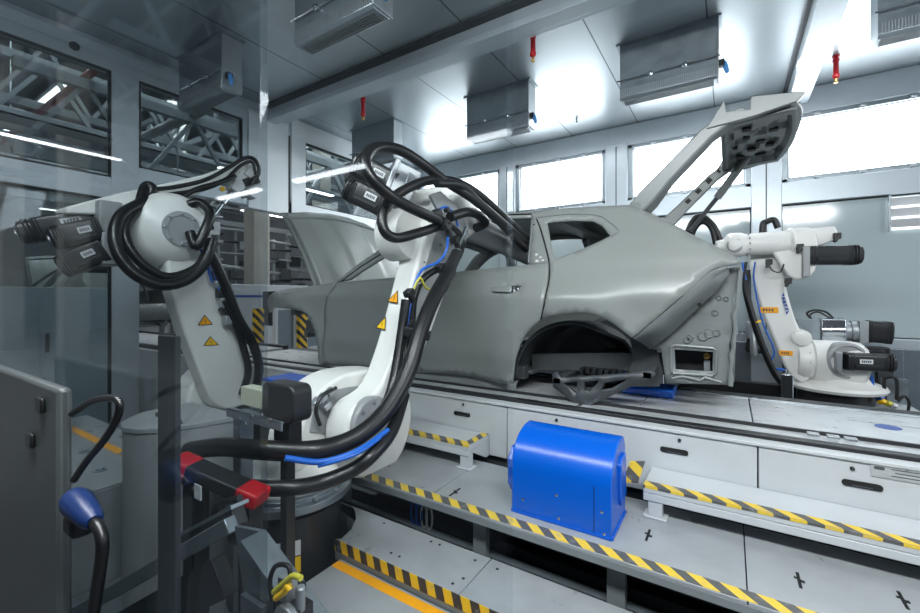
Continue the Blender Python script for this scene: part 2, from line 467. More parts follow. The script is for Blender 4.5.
# glass cabin pane right beside the camera, with its slim posts
gp = MB().span((-2.6, 0.345, 0.0), (-0.552, 0.357, 3.3)).build('window_31', M['pane_near']); struct(gp)
gp2 = MB().span((-0.550, 0.345, 0.0), (-0.17, 0.357, 3.3)).build('window_32', M['pane_clear']); struct(gp2)
struct(MB().span((-0.938, 0.374, 0.0), (-0.868, 0.386, 1.425)).build('trim_pane_post', M['darkgrey'], bevel=0.003))
for k, (xa, xb) in enumerate(((-6.8, -5.05), (-9.4, -7.9), (-3.4, -2.4))):
    r = thing('aisle_strip_light', ['strip light whose reflection crosses the glass beside the hose loop', 'strip light of the aisle mirrored in the cabin pane', 'strip light of the aisle nearest the camera'][k], 'strip light', (xa, -4.25, 3.6), 'strip lights of the aisle')
    MB().span((xa, -4.30, 3.6), (xb, -4.20, 3.65)).build('tube', M['led'], r); MB().span((xa, -4.32, 3.65), (xb, -4.18, 3.72)).build('housing', M['hallsteel'], r); MB().span(((xa + xb) / 2 - .01, -4.26, 3.72), ((xa + xb) / 2 + .01, -4.24, 6)).build('hanger', M['hallsteel'], r)
struct(MB().span((-2.9, 0.29, 3.3), (3.2, 0.41, 3.73)).build('wall_near_header', M['frame'], bevel=0.005))

# ------------------------------------------------------------------ filter boxes on the ceiling
def filter_box(x, y, label, rodded=True):
    L = 0.74
    r = thing('ceiling_air_unit', label, 'air unit', (x, y, ZC - 0.001), 'grey air units hanging in two rows from the ceiling')
    zt = ZC; zb = 3.235
    prof = [(-0.17, zt - 0.004), (-0.165, zb + 0.19), (-0.175, zb + 0.02), (-0.155, zb), (-0.02, zb + 0.01), (0.02, zb + 0.06), (0.015, zb + 0.20), (0.01, zt - 0.004)]
    m = MB(); m.prism(prof, lambda p, h: (x + h, y + p[0], p[1]), -L / 2, L / 2); m.build('housing', M['galv'], r, bevel=0.004)
    m = MB(); m.span((x - L / 2 - 0.03, y - 0.185, zt - 0.012), (x + L / 2 + 0.03, y + 0.025, zt - 0.001)); m.build('mounting_flange', M['galv'], r)
    m = MB(); n = 46                                        # ribbed outlet lip
    for i in range(n): m.box((x - L / 2 + 0.02 + i * (L - 0.04) / (n - 1), y - 0.177, zb + 0.06), (0.006, 0.006, 0.07))
    for i in range(6): m.box((x, y - 0.13 + i * 0.018, zb + 0.001), (L - 0.05, 0.006, 0.006))
    m.build('outlet_grille', M['cast'], r)
    m = MB(); m.tube([(x - L / 2 - 0.02, y - 0.185, zb + 0.17), (x + L / 2 + 0.02, y - 0.185, zb + 0.17)], 0.007, 8)
    for q in (-0.12, 0.14): m.lathe((x + q, y - 0.172, zb + 0.17), (0, -1, 0), [(0, 0.022), (0.02, 0.022), (0.024, 0.012), (0.034, 0.012)], 12)
    m.build('locking_rod', M['chrome'], r)
    m = MB(); m.span((x + L / 2, y - 0.17, zb + 0.02), (x + L / 2 + 0.010, y + 0.005, zt - 0.01)); m.build('end_plate', M['cast'], r, bevel=0.003)
    m = MB().use(M['plastic']); m.box((x + L / 2 + 0.03, y - 0.12, zb + 0.13), (0.04, 0.05, 0.05)); m.use(M['plugblue'])
    m.lathe((x + L / 2 + 0.045, y - 0.12, zb + 0.14), (0.25, 0, -1), [(0, 0.016), (0.05, 0.02), (0.09, 0.015), (0.10, 0.008)], 10)
    m.build('blue_plug', None, r)
    return r
U = [(-0.455, 4.10, 'nearest full grey air unit above the tailgate, second from the right'), (-2.12, 4.20, 'grey air unit above the rear roof, third from the right in the far row'),
     (-3.93, 4.18, 'partly hidden grey air unit behind the black hose loop of the middle robot'), (1.21, 4.08, 'cut off grey air unit in the top right corner'),
     (-2.18, 2.02, 'pale ribbed air unit cut by the top edge, before the long beam'), (-3.98, 2.08, 'small dim grey air unit above the left robot')]
for a in U: filter_box(*a)

def sprinkler(p, label):
    p = Vector(p)
    r = thing('fire_detector', label, 'detector', p, 'red detectors hanging from the ceiling')
    m = MB(); m.lathe(p, (0, 0, -1), [(0, 0.03), (0.01, 0.03), (0.015, 0.018), (0.03, 0.026), (0.05, 0.026), (0.055, 0.02), (0.17, 0.022), (0.18, 0.028), (0.20, 0.026), (0.215, 0.012)], 16); m.build('body', M['red'], r)
    m = MB(); m.lathe(p + Vector((0, 0, -0.215)), (0, 0, -1), [(0, 0.012), (0.025, 0.012), (0.027, 0.018), (0.034, 0.016)], 12); m.build('nozzle', M['brass'], r)
for (u, v, l) in ((533, 32, 'red ceiling detector between the two biggest air units, behind the long beam'), (363, 98, 'red ceiling detector at the left, above the raised hood'), (836, 56, 'red ceiling detector right of the crosswise beam')):
    sprinkler(at(u, v, Z=ZC), l)
m = MB().use(M['cast']); p = at(660, 149, Z=ZC - 0.001); m.lathe(at(680, 150, Y=5.2) * 0 + Vector((-1.62, 5.25, ZC)), (0, 0, -1), [(0, 0.015), (0.02, 0.012), (0.05, 0.012), (0.055, 0.02), (0.065, 0.02)], 12)
tag(m.build('ceiling_nozzle'), 'tiny metal nozzle on the bright ceiling near the windows', 'nozzle')
# ------------------------------------------------------------------ conveyor and stepped walkway
# side panels: an upright face and a foot shelf, with slots; built in lengths
XL, XR = -4.55, 2.9
cv = thing('conveyor', 'long white sided conveyor with stainless top plates carrying the grey car body', 'conveyor', (-0.8, 2.9, 0))
cuts = [XL, -3.05, -1.33, 0.40, 2.0, XR]
cuts = [XL, -2.41, -1.152, 0.107, 1.37, XR]
def slot(cx, cz, y, w_, h_, pr, nm='grip_slot'):
    m = MB().use(M['seam']); m.prism(rrect(w_, h_, h_ * 0.45), lambda p, h: (cx + p[0], y + h, cz + p[1]), -0.004, 0.006)
    m.use(M['ink']); m.box((cx, y - 0.004, cz - h_ * 0.25), (w_ * 0.5, 0.003, 0.004))
    return m.build(nm, None, pr)
for i in range(len(cuts) - 1):
    a, b = cuts[i] + 0.003, cuts[i + 1] - 0.003
    m = MB(); m.prism([(2.335, 0.822), (2.36, 0.822), (2.36, 0.50), (2.335, 0.50)], lambda p, h: (h, p[0], p[1]), a, b)
    pnl = m.build('side_panel', M['conv'], cv, bevel=0.004)
    for q in (0.25, 0.75):
        x = a + (b - a) * q
        s = MB().use(M['seam']); s.cyl((x, 2.336, 0.79), (x, 2.328, 0.79), 0.008, seg=10); s.use(M['chrome']); s.cyl((x, 2.33, 0.792), (x, 2.324, 0.792), 0.0045, seg=8); s.build('lock', None, pnl)
    for su, sv in ((462, 414), (674, 451), (862, 485)):
        p1 = at(su, sv, Y=2.334)
        if a < p1.x < b: slot(p1.x, p1.z, 2.334, 0.125, 0.026, pnl)
p1 = at(900, 474, Y=2.334)
m = MB().use(M['steel']); m.box((p1.x, 2.332, p1.z), (0.17, 0.004, 0.05)); m.use(M['ink']); m.box((p1.x - 0.06, 2.3295, p1.z + 0.012), (0.03, 0.002, 0.012))
for k in range(3): m.box((p1.x + 0.02, 2.3295, p1.z + 0.014 - k * 0.013), (0.09 - 0.02 * (k == 1), 0.002, 0.003))
lab(m.build('rating_plate', None, cv), 'small grey rating plate with printed lines')
# top: lip, black rails, stainless channel plates
m = MB(); m.span((XL, 2.325, 0.822), (XR, 2.40, 0.838)); m.build('top_lip', M['conv'], cv, bevel=0.003)
m = MB(); m.span((XL, 2.40, 0.80), (XR, 2.43, 0.855)); m.span((XL, 2.445, 0.80), (XR, 2.475, 0.85)); m.build('running_rail', M['blackpaint'], cv, bevel=0.003)
m = MB(); m.span((XL, 2.43, 0.78), (XR, 2.445, 0.815)); m.span((XL, 2.475, 0.78), (XR, 2.60, 0.842)); m.build('rail_bed', M['steel'], cv, bevel=0.003)
m = MB(); m.span((XL, 2.60, 0.78), (XR, 2.615, 0.858)); m.build('guide_strip', M['blackpaint'], cv)
xs = [XL, -3.0, -1.6, -0.45, 0.10, 0.9, 2.0, XR]
for a, b in zip(xs, xs[1:]):
    m = MB(); m.span((a + 0.003, 2.615, 0.80), (b - 0.003, 3.22, 0.848)); m.build('top_plate', M['steel'], cv, bevel=0.003)
m = MB(); m.span((XL, 3.22, 0.80), (XR, 3.25, 0.86)); m.build('edge_trim', M['chrome'], cv)
m = MB(); m.span((XL, 3.25, 0.78), (XR, 3.33, 0.862)); m.build('running_rail', M['blackpaint'], cv, bevel=0.004)
m = MB(); m.span((XL, 3.28, 0), (XR, 3.32, 0.8)); m.span((XL, 2.37, 0.0), (XR, 2.40, 0.8)); m.build('frame', M['darkgrey'], cv)
p1 = at(833, 437, Z=0.86)
for q in (-0.07, 0.0, 0.06): MB().box((p1.x + q, p1.y, 0.862), (0.045, 0.035, 0.012)).build('clip', M['cast'], cv, bevel=0.003)
p1 = at(888, 427, Z=0.849)
m = MB(); m.lathe((p1.x, p1.y, 0.8475), (0, 0, 1), [(0, 0.05), (0.002, 0.05), (0.0021, 0.047)], 20)
lab(m.build('sticker', M['tagblue'], cv), 'round blue sticker on the top plate')

# foot shelves along the conveyor
def shelf(name, x0, x1, label, legx, return_tape):
    r = thing(name, label, 'step', ((x0 + x1) / 2, 2.2, 0.49), 'foot shelves along the conveyor')
    m = MB(); m.span((x0, 2.085, 0.60), (x1, 2.331, 0.634)); m.span((x0, 2.085, 0.565), (x1, 2.10, 0.60)); m.build('shelf_plate', M['conv'], r, bevel=0.004)
    m = MB(); m.span((x0 + 0.002, 2.087, 0.634), (x1 - 0.002, 2.137, 0.6355)); m.span((x0, 2.0838, 0.622), (x1, 2.0852, 0.634)); 
    m.build('hazard_tape', M['tape'], r)
    if return_tape is not None:
        a = return_tape; s_ = 1 if a == x0 else -1
        m = MB(); m.span((a, 2.137, 0.634), (a + s_ * 0.05, 2.325, 0.6357)); m.build('hazard_tape', M['tape'], r)
    for lx in legx:
        m = MB(); m.span((lx - 0.03, 2.09, 0.50), (lx + 0.03, 2.14, 0.60)); m.span((lx - 0.05, 2.075, 0.4905), (lx + 0.05, 2.155, 0.50)); m.build('leg', M['conv'], r, bevel=0.003)
    m = MB(); xs_ = (x0 + 0.006 if return_tape == x0 else x1 - 0.006)
    if return_tape is not None:
        m.prism([(2.09, 0.60), (2.33, 0.60), (2.33, 0.50), (2.29, 0.50)], lambda p, h: (xs_ + h, p[0], p[1]), -0.005, 0.005); m.build('end_gusset', M['conv'], r)
    return r
pl = at(468, 446, Z=0.635); pr_ = at(636, 483, Z=0.635)
shelf('foot_shelf', -3.9, pl.x, 'white foot shelf with hazard tape edge, left of the blue cover', (pl.x - 0.035, -2.6), pl.x)
s2 = shelf('foot_shelf', pr_.x + 0.03, 2.6, 'long white foot shelf with hazard tape edge, right of the blue cover', (pr_.x + 0.08,), None)
m = MB()
q = [tuple(at(630, 461, Y=2.2)), tuple(at(645, 461, Y=2.2)), tuple(at(638, 482, Y=2.09)), tuple(at(623, 481, Y=2.09))]
m.quad(*q); m.quad(*[tuple(Vector(p) - Vector((0, 0, 0.006))) for p in reversed(q)]); lab(m.build('end_flap', M['tape'], s2, keep=True), 'tilted end flap covered in hazard tape')

# dark slit under the shelves, deck B, gap, deck C
def deck(name, x0, x1, y0, y1, z, label, group, face_h, joints=(), tape='tape', left=None, facemat='deck_edge', upright=False):
    r = thing(name, label, 'walkway', ((x0 + x1) / 2, (y0 + y1) / 2, 0), group)
    xs = [x0] + list(joints) + [x1]
    for i, (a, b) in enumerate(zip(xs, xs[1:])):
        m = MB(); poly = [(a + 0.002, y0), (b - 0.002, y0), (b - 0.002, y1), (a + 0.002, y1)]
        if i == 0 and left: poly = left + [(b - 0.002, y0), (b - 0.002, y1)]
        m.prism(poly, lambda p, h: (p[0], p[1], h), z - 0.012, z); m.build('deck_plate', M['deck'], r, bevel=0.002)
    xa = x0 if not left else left[-1][0]
    m = MB(); m.span((xa, y0, z - face_h), (x1, y0 + 0.02, z - 0.012)); m.build('nosing', M[facemat], r, bevel=0.003)
    m = MB()
    if upright: m.span((xa, y0 - 0.002, z - 0.055), (x1, y0, z))
    else: m.span((xa, y0 + 0.004, z), (x1, y0 + 0.062, z + 0.0015))
    m.build('hazard_tape', M['tape_face' if upright else 'tape'], r)
    return r
dB = deck('walkway_deck', -2.05, 2.6, 1.685, 2.245, 0.49, 'upper grey walkway step with hazard tape nosing, holding the blue cover', 'walkway steps', 0.045, (-1.28, 0.05, 0.93))
for x in (-2.0, -1.05, -0.42, 0.35, 1.2):
    m = MB(); m.span((x, 1.76, 0), (x + 0.07, 1.80, 0.478)); m.build('post', M['deck_edge'], dB)
m = MB(); m.span((-2.02, 2.20, 0.0), (2.6, 2.235, 0.478)); m.build('rear_rail', M['darkgrey'], dB)
# arrow shaped lifting cut-outs
for (u, v) in ((490, 452), (407, 443), (648, 535), (799, 580), (903, 600), (455, 492)):
    p = at(u, v, Z=0.4905)
    if not (1.74 < p.y < 2.2): continue
    m = MB(); m.box((p.x, p.y, 0.4904), (0.010, 0.10, 0.0014)); m.box((p.x + 0.006, p.y - 0.004, 0.4905), (0.02, 0.016, 0.0014)); m.box((p.x - 0.007, p.y + 0.010, 0.4905), (0.014, 0.012, 0.0014))
    m.build('lift_slot', M['seam'], dB)
cx, cy, rr = -1.90, 1.36, 0.325
arc = [(cx + rr * math.cos(R(a)), cy + rr * math.sin(R(a))) for a in (78, 60, 42, 24, 8)]
left = [(-2.0, 1.66)] + arc + [(-1.605, 1.39)]
dC = deck('walkway_deck', -2.0, 0.9, 1.39, 1.66, 0.33, 'lower bare metal walkway step with upright hazard tape, at the bottom of the picture', 'walkway steps', 0.10, (-0.895, -0.30), left=left, upright=True)
for x in (-1.3, -0.5, 0.3):
    m = MB(); m.span((x, 1.45, 0), (x + 0.06, 1.50, 0.318)); m.build('post', M['deck_edge'], dC)
m = MB()
for x, y in ((-1.5, 1.62), (-1.2, 1.62), (-1.15, 1.62), (-0.95, 1.61), (-0.84, 1.61), (-1.3, 1.45), (-1.25, 1.45), (-0.95, 1.43), (-0.93, 1.48)): m.cyl((x, y, 0.3299), (x, y, 0.3307), 0.007, seg=10)
m.build('fixing_hole', M['seam'], dC)
# cable tray in the gap, with coiled blue hoses
tr = dB
m = MB(); m.span((-2.0, 1.84, 0.16), (2.4, 1.86, 0.30)); m.span((-2.0, 1.84, 0.16), (2.4, 2.10, 0.175)); m.build('tray', M['blackpaint'], tr)
m = MB(); m.tube([(-2.0, 1.815, 0.24), (2.4, 1.815, 0.24)], 0.018, 8); m.tube([(-2.0, 1.81, 0.20), (2.4, 1.81, 0.20)], 0.012, 8); m.build('conduit', M['galv'], tr)
hp = at(415, 512, Y=1.82)
for k in range(4):
    m = MB(); c = hp + Vector((0.035 * k, 0, 0)); m.tube([c + Vector((0.02 * math.sin(t), -0.01, 0.06 * math.cos(t))) for t in [2 * math.pi * i / 16 for i in range(17)]], 0.006, 6)
    o = m.build('coiled_hose', M['bluehose'] if k < 2 else M['label'], tr)

# low floor strip with yellow line in front of the lower step
fl = MB(); fl.span((-2.7, 0.40, 0.0), (-0.2, 1.34, 0.012)); struct(fl.build('floor_plate', M['floor']))
pA, pB = at(352, 574, Z=0.013), at(440, 613, Z=0.013)
st = thing('walkway_deck', 'lowest grey walkway plate with an orange painted line, at the foot of the steps', 'walkway', (-0.5, 1.2, 0.0125), 'walkway steps')
MB().span((-1.56, 1.04, 0.235), (0.5, 1.385, 0.25)).build('deck_plate', M['deck'], st, bevel=0.003)
MB().span((-1.56, 1.05, 0.0125), (-1.50, 1.38, 0.235)).build('support', M['deck_edge'], st); MB().span((0.4, 1.05, 0.0125), (0.46, 1.38, 0.235)).build('support', M['deck_edge'], st)
MB().span((-1.56, 1.04, 0.18), (0.5, 1.05, 0.235)).build('nosing', M['deck_edge'], st)
MB().span((-1.555, 1.325, 0.25), (0.5, 1.372, 0.2512)).build('painted_line', M['orange'], st)

# blue drive cover
bc = thing('drive_cover', 'big glossy blue sheet metal cover with rounded top on the walkway step', 'machine cover', (-0.64, 1.9, 0.4915))
x0, x1 = -0.865, -0.41
ya, yb = 1.80, 2.07
prof = [(ya, 0.4915), (ya, 0.70)] + [(ya + 0.19 - 0.19 * math.cos(R(a)), 0.70 + 0.165 * math.sin(R(a))) for a in range(10, 91, 8)] + [(yb - 0.06, 0.865), (yb - 0.02, 0.85), (yb, 0.80), (yb, 0.4915)]
m = MB(); m.prism(prof, lambda p, h: (h, p[0], p[1]), x0, x1); m.build('shell', M['blue'], bc, bevel=0.006, segs=3)
m = MB(); m.prism([(ya + 0.06, 0.56), (ya + 0.03, 0.60), (ya + 0.03, 0.72), (ya + 0.07, 0.77), (yb - 0.04, 0.77), (yb - 0.02, 0.72), (yb - 0.02, 0.56)], lambda p, h: (h, p[0], p[1]), x0 - 0.035, x0 + 0.01); m.build('end_cap', M['blue'], bc, bevel=0.006)
m = MB(); m.prism([(ya + 0.14, 0.58), (ya + 0.12, 0.62), (ya + 0.12, 0.76), (ya + 0.15, 0.79), (yb - 0.05, 0.79), (yb - 0.04, 0.60)], lambda p, h: (h, p[0], p[1]), x1 - 0.01, x1 + 0.014); m.build('end_cap', M['blue'], bc, bevel=0.006)
for (x, z) in ((x0 + 0.06, 0.56), (x0 + 0.22, 0.62), (x0 + 0.23, 0.52), (x1 - 0.04, 0.60), (x1 - 0.03, 0.51)):
    m = MB(); m.lathe((x, ya + 0.001, z), (0, -1, 0), [(0, 0.007), (0.003, 0.006), (0.005, 0.002)], 10); m.build('rivet', M['chrome'], bc)
m = MB(); m.span((x0, ya - 0.004, 0.4915), (x1, ya + 0.002, 0.505)); m.span((x1, ya, 0.4915), (x1 + 0.006, yb, 0.505)); m.build('base_flange', M['blue'], bc)
m = MB(); m.span((-0.483, ya - 0.0015, 0.50), (-0.480, ya + 0.002, 0.70)); m.build('panel_joint', M['bluedark'], bc)
# frosted plastic rag tucked beside the cover
# ------------------------------------------------------------------ hall beyond the end wall
struct(MB().span((-24, -7, -0.05), (-23.9, 14, 9)).build('wall_hall_end', M['halldark']))
struct(MB().span((-24, 13.9, 0), (XE - 0.2, 14, 9)).build('wall_hall_side', M['halldark']))
struct(MB().span((-24, -7, 8.6), (XE - 0.15, 14, 8.8)).build('ceiling_hall', M['halldark']))
struct(MB().span((-24, -7.1, 0), (8, -7, 9)).build('wall_hall_near', M['halldark']))
def truss(x0, y0, x1, y1, z, name='truss'):
    m = MB(); a = Vector((x0, y0, z)); b = Vector((x1, y1, z)); n = max(4, int((b - a).length / 1.5))
    m.bar(a, b, 0.14, 0.16); m.bar(a + Vector((0, 0, 1.3)), b + Vector((0, 0, 1.3)), 0.14, 0.16)
    for i in range(n):
        p = a.lerp(b, i / n); q = a.lerp(b, (i + 1) / n); md = p.lerp(q, 0.5) + Vector((0, 0, 1.3))
        m.bar(p, md, 0.07, 0.07); m.bar(md, q, 0.07, 0.07)
    return struct(m.build('beam_' + name, M['hallsteel']))
for x in (-7.5, -12, -17): truss(x, -7, x, 14, 5.4)
for x, z in ((-9.0, 3.7), (-11.0, 4.6), (-14.0, 3.9)): truss(x, 1.7, x, 13.5, z)
for y in (-3.5, 1.5, 6.5, 11): truss(-24, y, XE - 0.3, y, 6.2)
for (x, y) in ((-10.2, 6.3), (-12, 9.8), (-17, 7.4), (-12, -2.5), (-17, -2.5)):
    m = MB(); m.span((x - 0.22, y - 0.22, 0), (x + 0.22, y + 0.22, 8.6)); struct(m.build('column', M['concrete'], bevel=0.01))
for k, (x0, y0, x1, y1, z) in enumerate(((-13.7, 3.07, -11.5, 3.07, 6.0), (-17.5, 3.07, -15.3, 3.07, 6.0), (-8.4, 4.4, -8.4, 7.2, 4.0), (-9.6, 3.4, -9.6, 5.0, 3.7), (-13, 2.5, -13, 6.0, 4.2), (-13, 7.5, -13, 10, 4.2), (-15, -1.5, -15, 3, 4.8), (-11, -3, -11, -0.8, 4.4), (-18, 4, -18, 9, 4.2), (-7.0, 8.4, -7.0, 11.5, 4.2))):
    r = thing('hall_strip_light', ['long bright strip light seen through the upper left window', 'second strip light in the row above the upper left window', 'bright strip light crossing the window beside the black hose loop', 'strip light under the portal beside the left robot wrist', 'distant strip light low over the hall aisle', 'distant strip light behind the raised hood', 'strip light far behind the cabin pane at the left', 'strip light at the left picture edge', 'farthest strip light in the hall', 'strip light behind the far end of the glazed wall'][k], 'strip light', (x0, (y0 + y1) / 2, z), 'strip lights of the hall')
    dx_, dy_ = (0.07, 0) if x0 == x1 else (0, 0.12)
    m = MB(); m.span((x0 - dx_, y0 - dy_, z + 0.02), (x1 + dx_, y1 + dy_, z + 0.09)); m.build('housing', M['hallsteel'], r)
    m = MB(); m.span((x0 - dx_ * .8, y0 - dy_ * .8, z), (x1 + dx_ * .8, y1 + dy_ * .8, z + 0.02)); m.build('tube', M['led_far'], r)
    m = MB(); m.span(((x0 + x1) / 2 - .012, (y0 + y1) / 2 - .012, z + .09), ((x0 + x1) / 2 + .012, (y0 + y1) / 2 + .012, 8.6)); m.build('hanger', M['hallsteel'], r)
# pipes and cable trays under the hall roof
for k, (y, z, rr_, mt) in enumerate(((2.6, 5.2, 0.06, 'redpipe'), (0.4, 5.0, 0.05, 'redpipe'), (4.2, 5.1, 0.1, 'hallsteel'), (8.3, 5.15, 0.12, 'hallsteel'), (-1.3, 5.0, 0.12, 'hallsteel'))):
    m = MB(); m.tube([(-23.5, y, z), (XE - 0.3, y, z)], rr_, 10)
    tag(m.build('pipe', M[mt]), ['thin red pipe under the hall roof, nearer the portal', 'thin red pipe under the hall roof behind the upper left window', 'grey duct under the hall roof above the portal', 'fat grey duct deep in the hall', 'fat grey duct beyond the cabin pane'][k], 'pipe', 'pipes of the hall')
for k, (x, z) in enumerate(((-6.4, 4.3), (-10.6, 4.6), (-14.5, 4.4))):
    m = MB(); m.span((x - 0.25, -4, z), (x + 0.25, 13, z + 0.03)); m.span((x - 0.25, -4, z), (x - 0.23, 13, z + 0.12)); m.span((x + 0.23, -4, z), (x + 0.25, 13, z + 0.12))
    tag(m.build('cable_tray', M['hallsteel']), ['hall cable tray nearest the glazed end wall', 'middle cable tray across the hall', 'farthest cable tray across the hall'][k], 'cable tray', 'hall cable trays')
m = MB(); m.span((-5.6, 2.0, 3.9), (-5.45, 4.2, 4.02)); m.span((-5.55, 3.0, 4.02), (-5.5, 3.05, 8.6)); tag(m.build('crane_rail', M['yellow']), 'yellow rail seen in the second upper window', 'rail')
# downstream conveyor in the hall
c2 = thing('conveyor', 'white downstream conveyor beyond the glazed end wall', 'conveyor', (-12, 2.9, 0))
m = MB(); m.span((-22, 2.35, 0), (-4.75, 3.4, 0.82)); m.build('side_panel', M['conv'], c2)
for y in (2.42, 3.3):
    m = MB(); m.span((-22, y, 0.82), (-4.75, y + 0.06, 0.87)); m.build('running_rail', M['blackpaint'], c2)
m = MB(); m.span((-22, 2.5, 0.82), (-4.75, 3.28, 0.845)); m.build('top_plate', M['steel'], c2)
# cabinets, fences and posts beyond the portal
def cabinet(x, y, w_, d, h, label, stripe=True):
    r = thing('control_cabinet', label, 'cabinet', (x, y, 0))
    m = MB(); m.span((x - d / 2, y - w_ / 2, 0), (x + d / 2, y + w_ / 2, h)); m.build('housing', M['conv'], r, bevel=0.01)
    n = max(2, int(w_ / 0.6))
    for i in range(n):
        y0 = y - w_ / 2 + w_ * i / n
        m = MB(); m.span((x + d / 2, y0 + 0.01, 0.1), (x + d / 2 + 0.015, y0 + w_ / n - 0.01, h - 0.12)); dr = m.build('door', M['conv'], r, bevel=0.004)
        m = MB(); m.span((x + d / 2 + 0.015, y0 + 0.05, h * 0.55), (x + d / 2 + 0.035, y0 + 0.08, h * 0.68)); m.build('handle', M['plastic'], dr)
    if stripe:
        m = MB(); m.span((x + d / 2 + 0.016, y - w_ / 2, h - 0.28), (x + d / 2 + 0.019, y + w_ / 2, h - 0.23)); m.build('blue_stripe', M['tagblue'], r)
cabinet(-9.0, 5.75, 1.9, 0.6, 1.75, 'white control cabinet with blue stripe beyond the portal')
cabinet(-9.5, 8.6, 3.0, 0.6, 1.75, 'white control cabinet deeper in the hall, behind the raised hood')
cabinet(-6.6, 1.4, 1.6, 0.5, 1.6, 'white cabinet behind the glass at the left robot', False)
m = MB(); m.span((-8.0, 5.05, 0.9), (-7.5, 5.65, 1.6)); m.span((-7.8, 5.3, 0), (-7.7, 5.4, 0.9)); tag(m.build('machine_block', M['plastic'], bevel=0.03), 'black machine block behind the front fender', 'machine')
for k, (x, y) in enumerate(((-7.0, 4.35), (-6.6, 4.95))):
    m = MB(); m.span((x - 0.05, y - 0.08, 0), (x + 0.05, y + 0.08, 1.28)); tag(m.build('guard_post', M['tape_post']), ['hazard striped guard post left of the front fender', 'hazard striped guard post seen through the front wheel arch'][k], 'post', 'hazard striped posts beyond the portal')
for k, (y0, y1) in enumerate(((4.48, 4.85), (5.1, 5.9))):
    r = thing('guard_fence', ['small grey fence panel beside the striped post, left of the fender', 'grey fence panel seen through the front wheel arch'][k], 'fence', (-6.7, y0, 0), 'guard fences beyond the portal')
    m = MB(); m.span((-6.72, y0, 0.55), (-6.68, y1, 1.25)); m.build('mesh_panel', M['lowpanel'], r)
    for q in (y0, y1):
        m = MB(); m.span((-6.74, q - 0.025, 0), (-6.66, q + 0.025, 1.3)); m.build('post', M['conv'], r)
    m = MB(); m.span((-6.735, y0, 1.25), (-6.665, y1, 1.3)); m.build('top_rail', M['conv'], r)
# pipe racks in the distance
rnd = random.Random(3)
for k in range(7):
    x = -11.2 - rnd.random() * 3; y = 5.4 + k * 1.24; 
    r = thing('pipe_rack', 'grey steel rack full of pipes %s' % ['near the portal edge', 'left of the concrete column', 'behind the concrete column', 'right of the concrete column', 'behind the hood edge', 'behind the raised hood', 'hidden deep behind the hood'][k], 'rack', (x, y, 0), 'pipe racks in the hall')
    h = 3.4 + rnd.random() * 0.8
    for q in (-0.55, 0.0, 0.55):
        m = MB(); m.span((x - 0.05, y + q - 0.04, 0), (x + 0.05, y + q + 0.04, h)); m.build('upright', M['hallsteel'], r)
    for j in range(9):
        z = 0.5 + j * h / 9.5
        m = MB(); m.tube([(x + 0.08, y - 0.65, z), (x + 0.08, y + 0.65, z + rnd.uniform(-.1, .1))], rnd.uniform(0.03, 0.07), 8); m.build('pipe', M[['hallsteel', 'plastic', 'cast'][j % 3]], r)
    for j in range(8):
        m = MB(); q = rnd.uniform(-0.5, 0.5); z = rnd.uniform(0.6, h - 0.5); m.box((x + 0.1, y + q, z), (0.16, rnd.uniform(0.15, 0.4), rnd.uniform(0.15, 0.4))); m.build('junction_box', M[['plastic', 'hallsteel', 'conv', 'darkgrey'][j % 4]], r)
for k, (p, e_) in enumerate((((-8.0, 2.0, 8.3), 300), ((-8.5, 8.0, 8.3), 550), ((-15, 3, 8.3), 480), ((-16, 9, 8.3), 700))):
    area('hall_fill', p, (p[0] - 2.0, p[1], 0), 4, 4, e_, (0.97, 0.99, 1.0))  # large unseen fill lights added under the roof to brighten the hall
# ------------------------------------------------------------------ the car body
YC = 3.50
def lerp_tab(t, x):
    if x <= t[0][0]: return t[0][1]
    for (a, b), (c, d) in zip(t, t[1:]):
        if x <= c:
            q = (x - a) / (c - a); q = q * q * (3 - 2 * q) * 0.4 + q * 0.6
            return b + (d - b) * q
    return t[-1][1]
YT = [(0.85, 2.66), (0.95, 2.60), (1.12, 2.555), (1.36, 2.535), (1.50, 2.525), (1.56, 2.545), (1.70, 2.60), (2.10, 2.85), (2.25, 2.97)]
RA = (-0.84, 0.97); FA = (-3.62, 0.97)
def yS(x, z):
    y = lerp_tab(YT, z)
    if x < -3.5: y += ((-3.5 - x) / 0.6) ** 2 * 0.13
    if x > -0.35: y += ((x + 0.35) / 0.45) ** 2 * 0.10
    for (ax, az), r in ((RA, 0.47), (FA, 0.45)):
        d = math.hypot(x - ax, z - az)
        if z > az - 0.2: y -= 0.035 * math.exp(-((d - r) / 0.10) ** 2) if d > r else 0.035
    # haunch over the rear wheel
    y -= 0.018 * math.exp(-(((x + 0.62) / 0.5) ** 2 + ((z - 1.52) / 0.14) ** 2))
    return y
def side(u, v, dy=0.0):
    """where the ray through a photo pixel meets the body side; returns (x, z)"""
    Y = 2.6
    for _ in range(14):
        p = at(u, v, Y=Y); Y = 0.5 * Y + 0.5 * (yS(p.x, p.z) + dy)
    p = at(u, v, Y=Y); return (p.x, p.z)
def inpoly(p, poly):
    x, y = p; c = False; n = len(poly)
    for i in range(n):
        x1, y1 = poly[i]; x2, y2 = poly[(i + 1) % n]
        if (y1 > y) != (y2 > y) and x < (x2 - x1) * (y - y1) / (y2 - y1) + x1: c = not c
    return c
def densify(poly, step=0.035):
    out = []
    for a, b in zip(poly, poly[1:] + poly[:1]):
        n = max(1, int(math.hypot(b[0] - a[0], b[1] - a[1]) / step))
        for k in range(n): out.append((a[0] + (b[0] - a[0]) * k / n, a[1] + (b[1] - a[1]) * k / n))
    return out
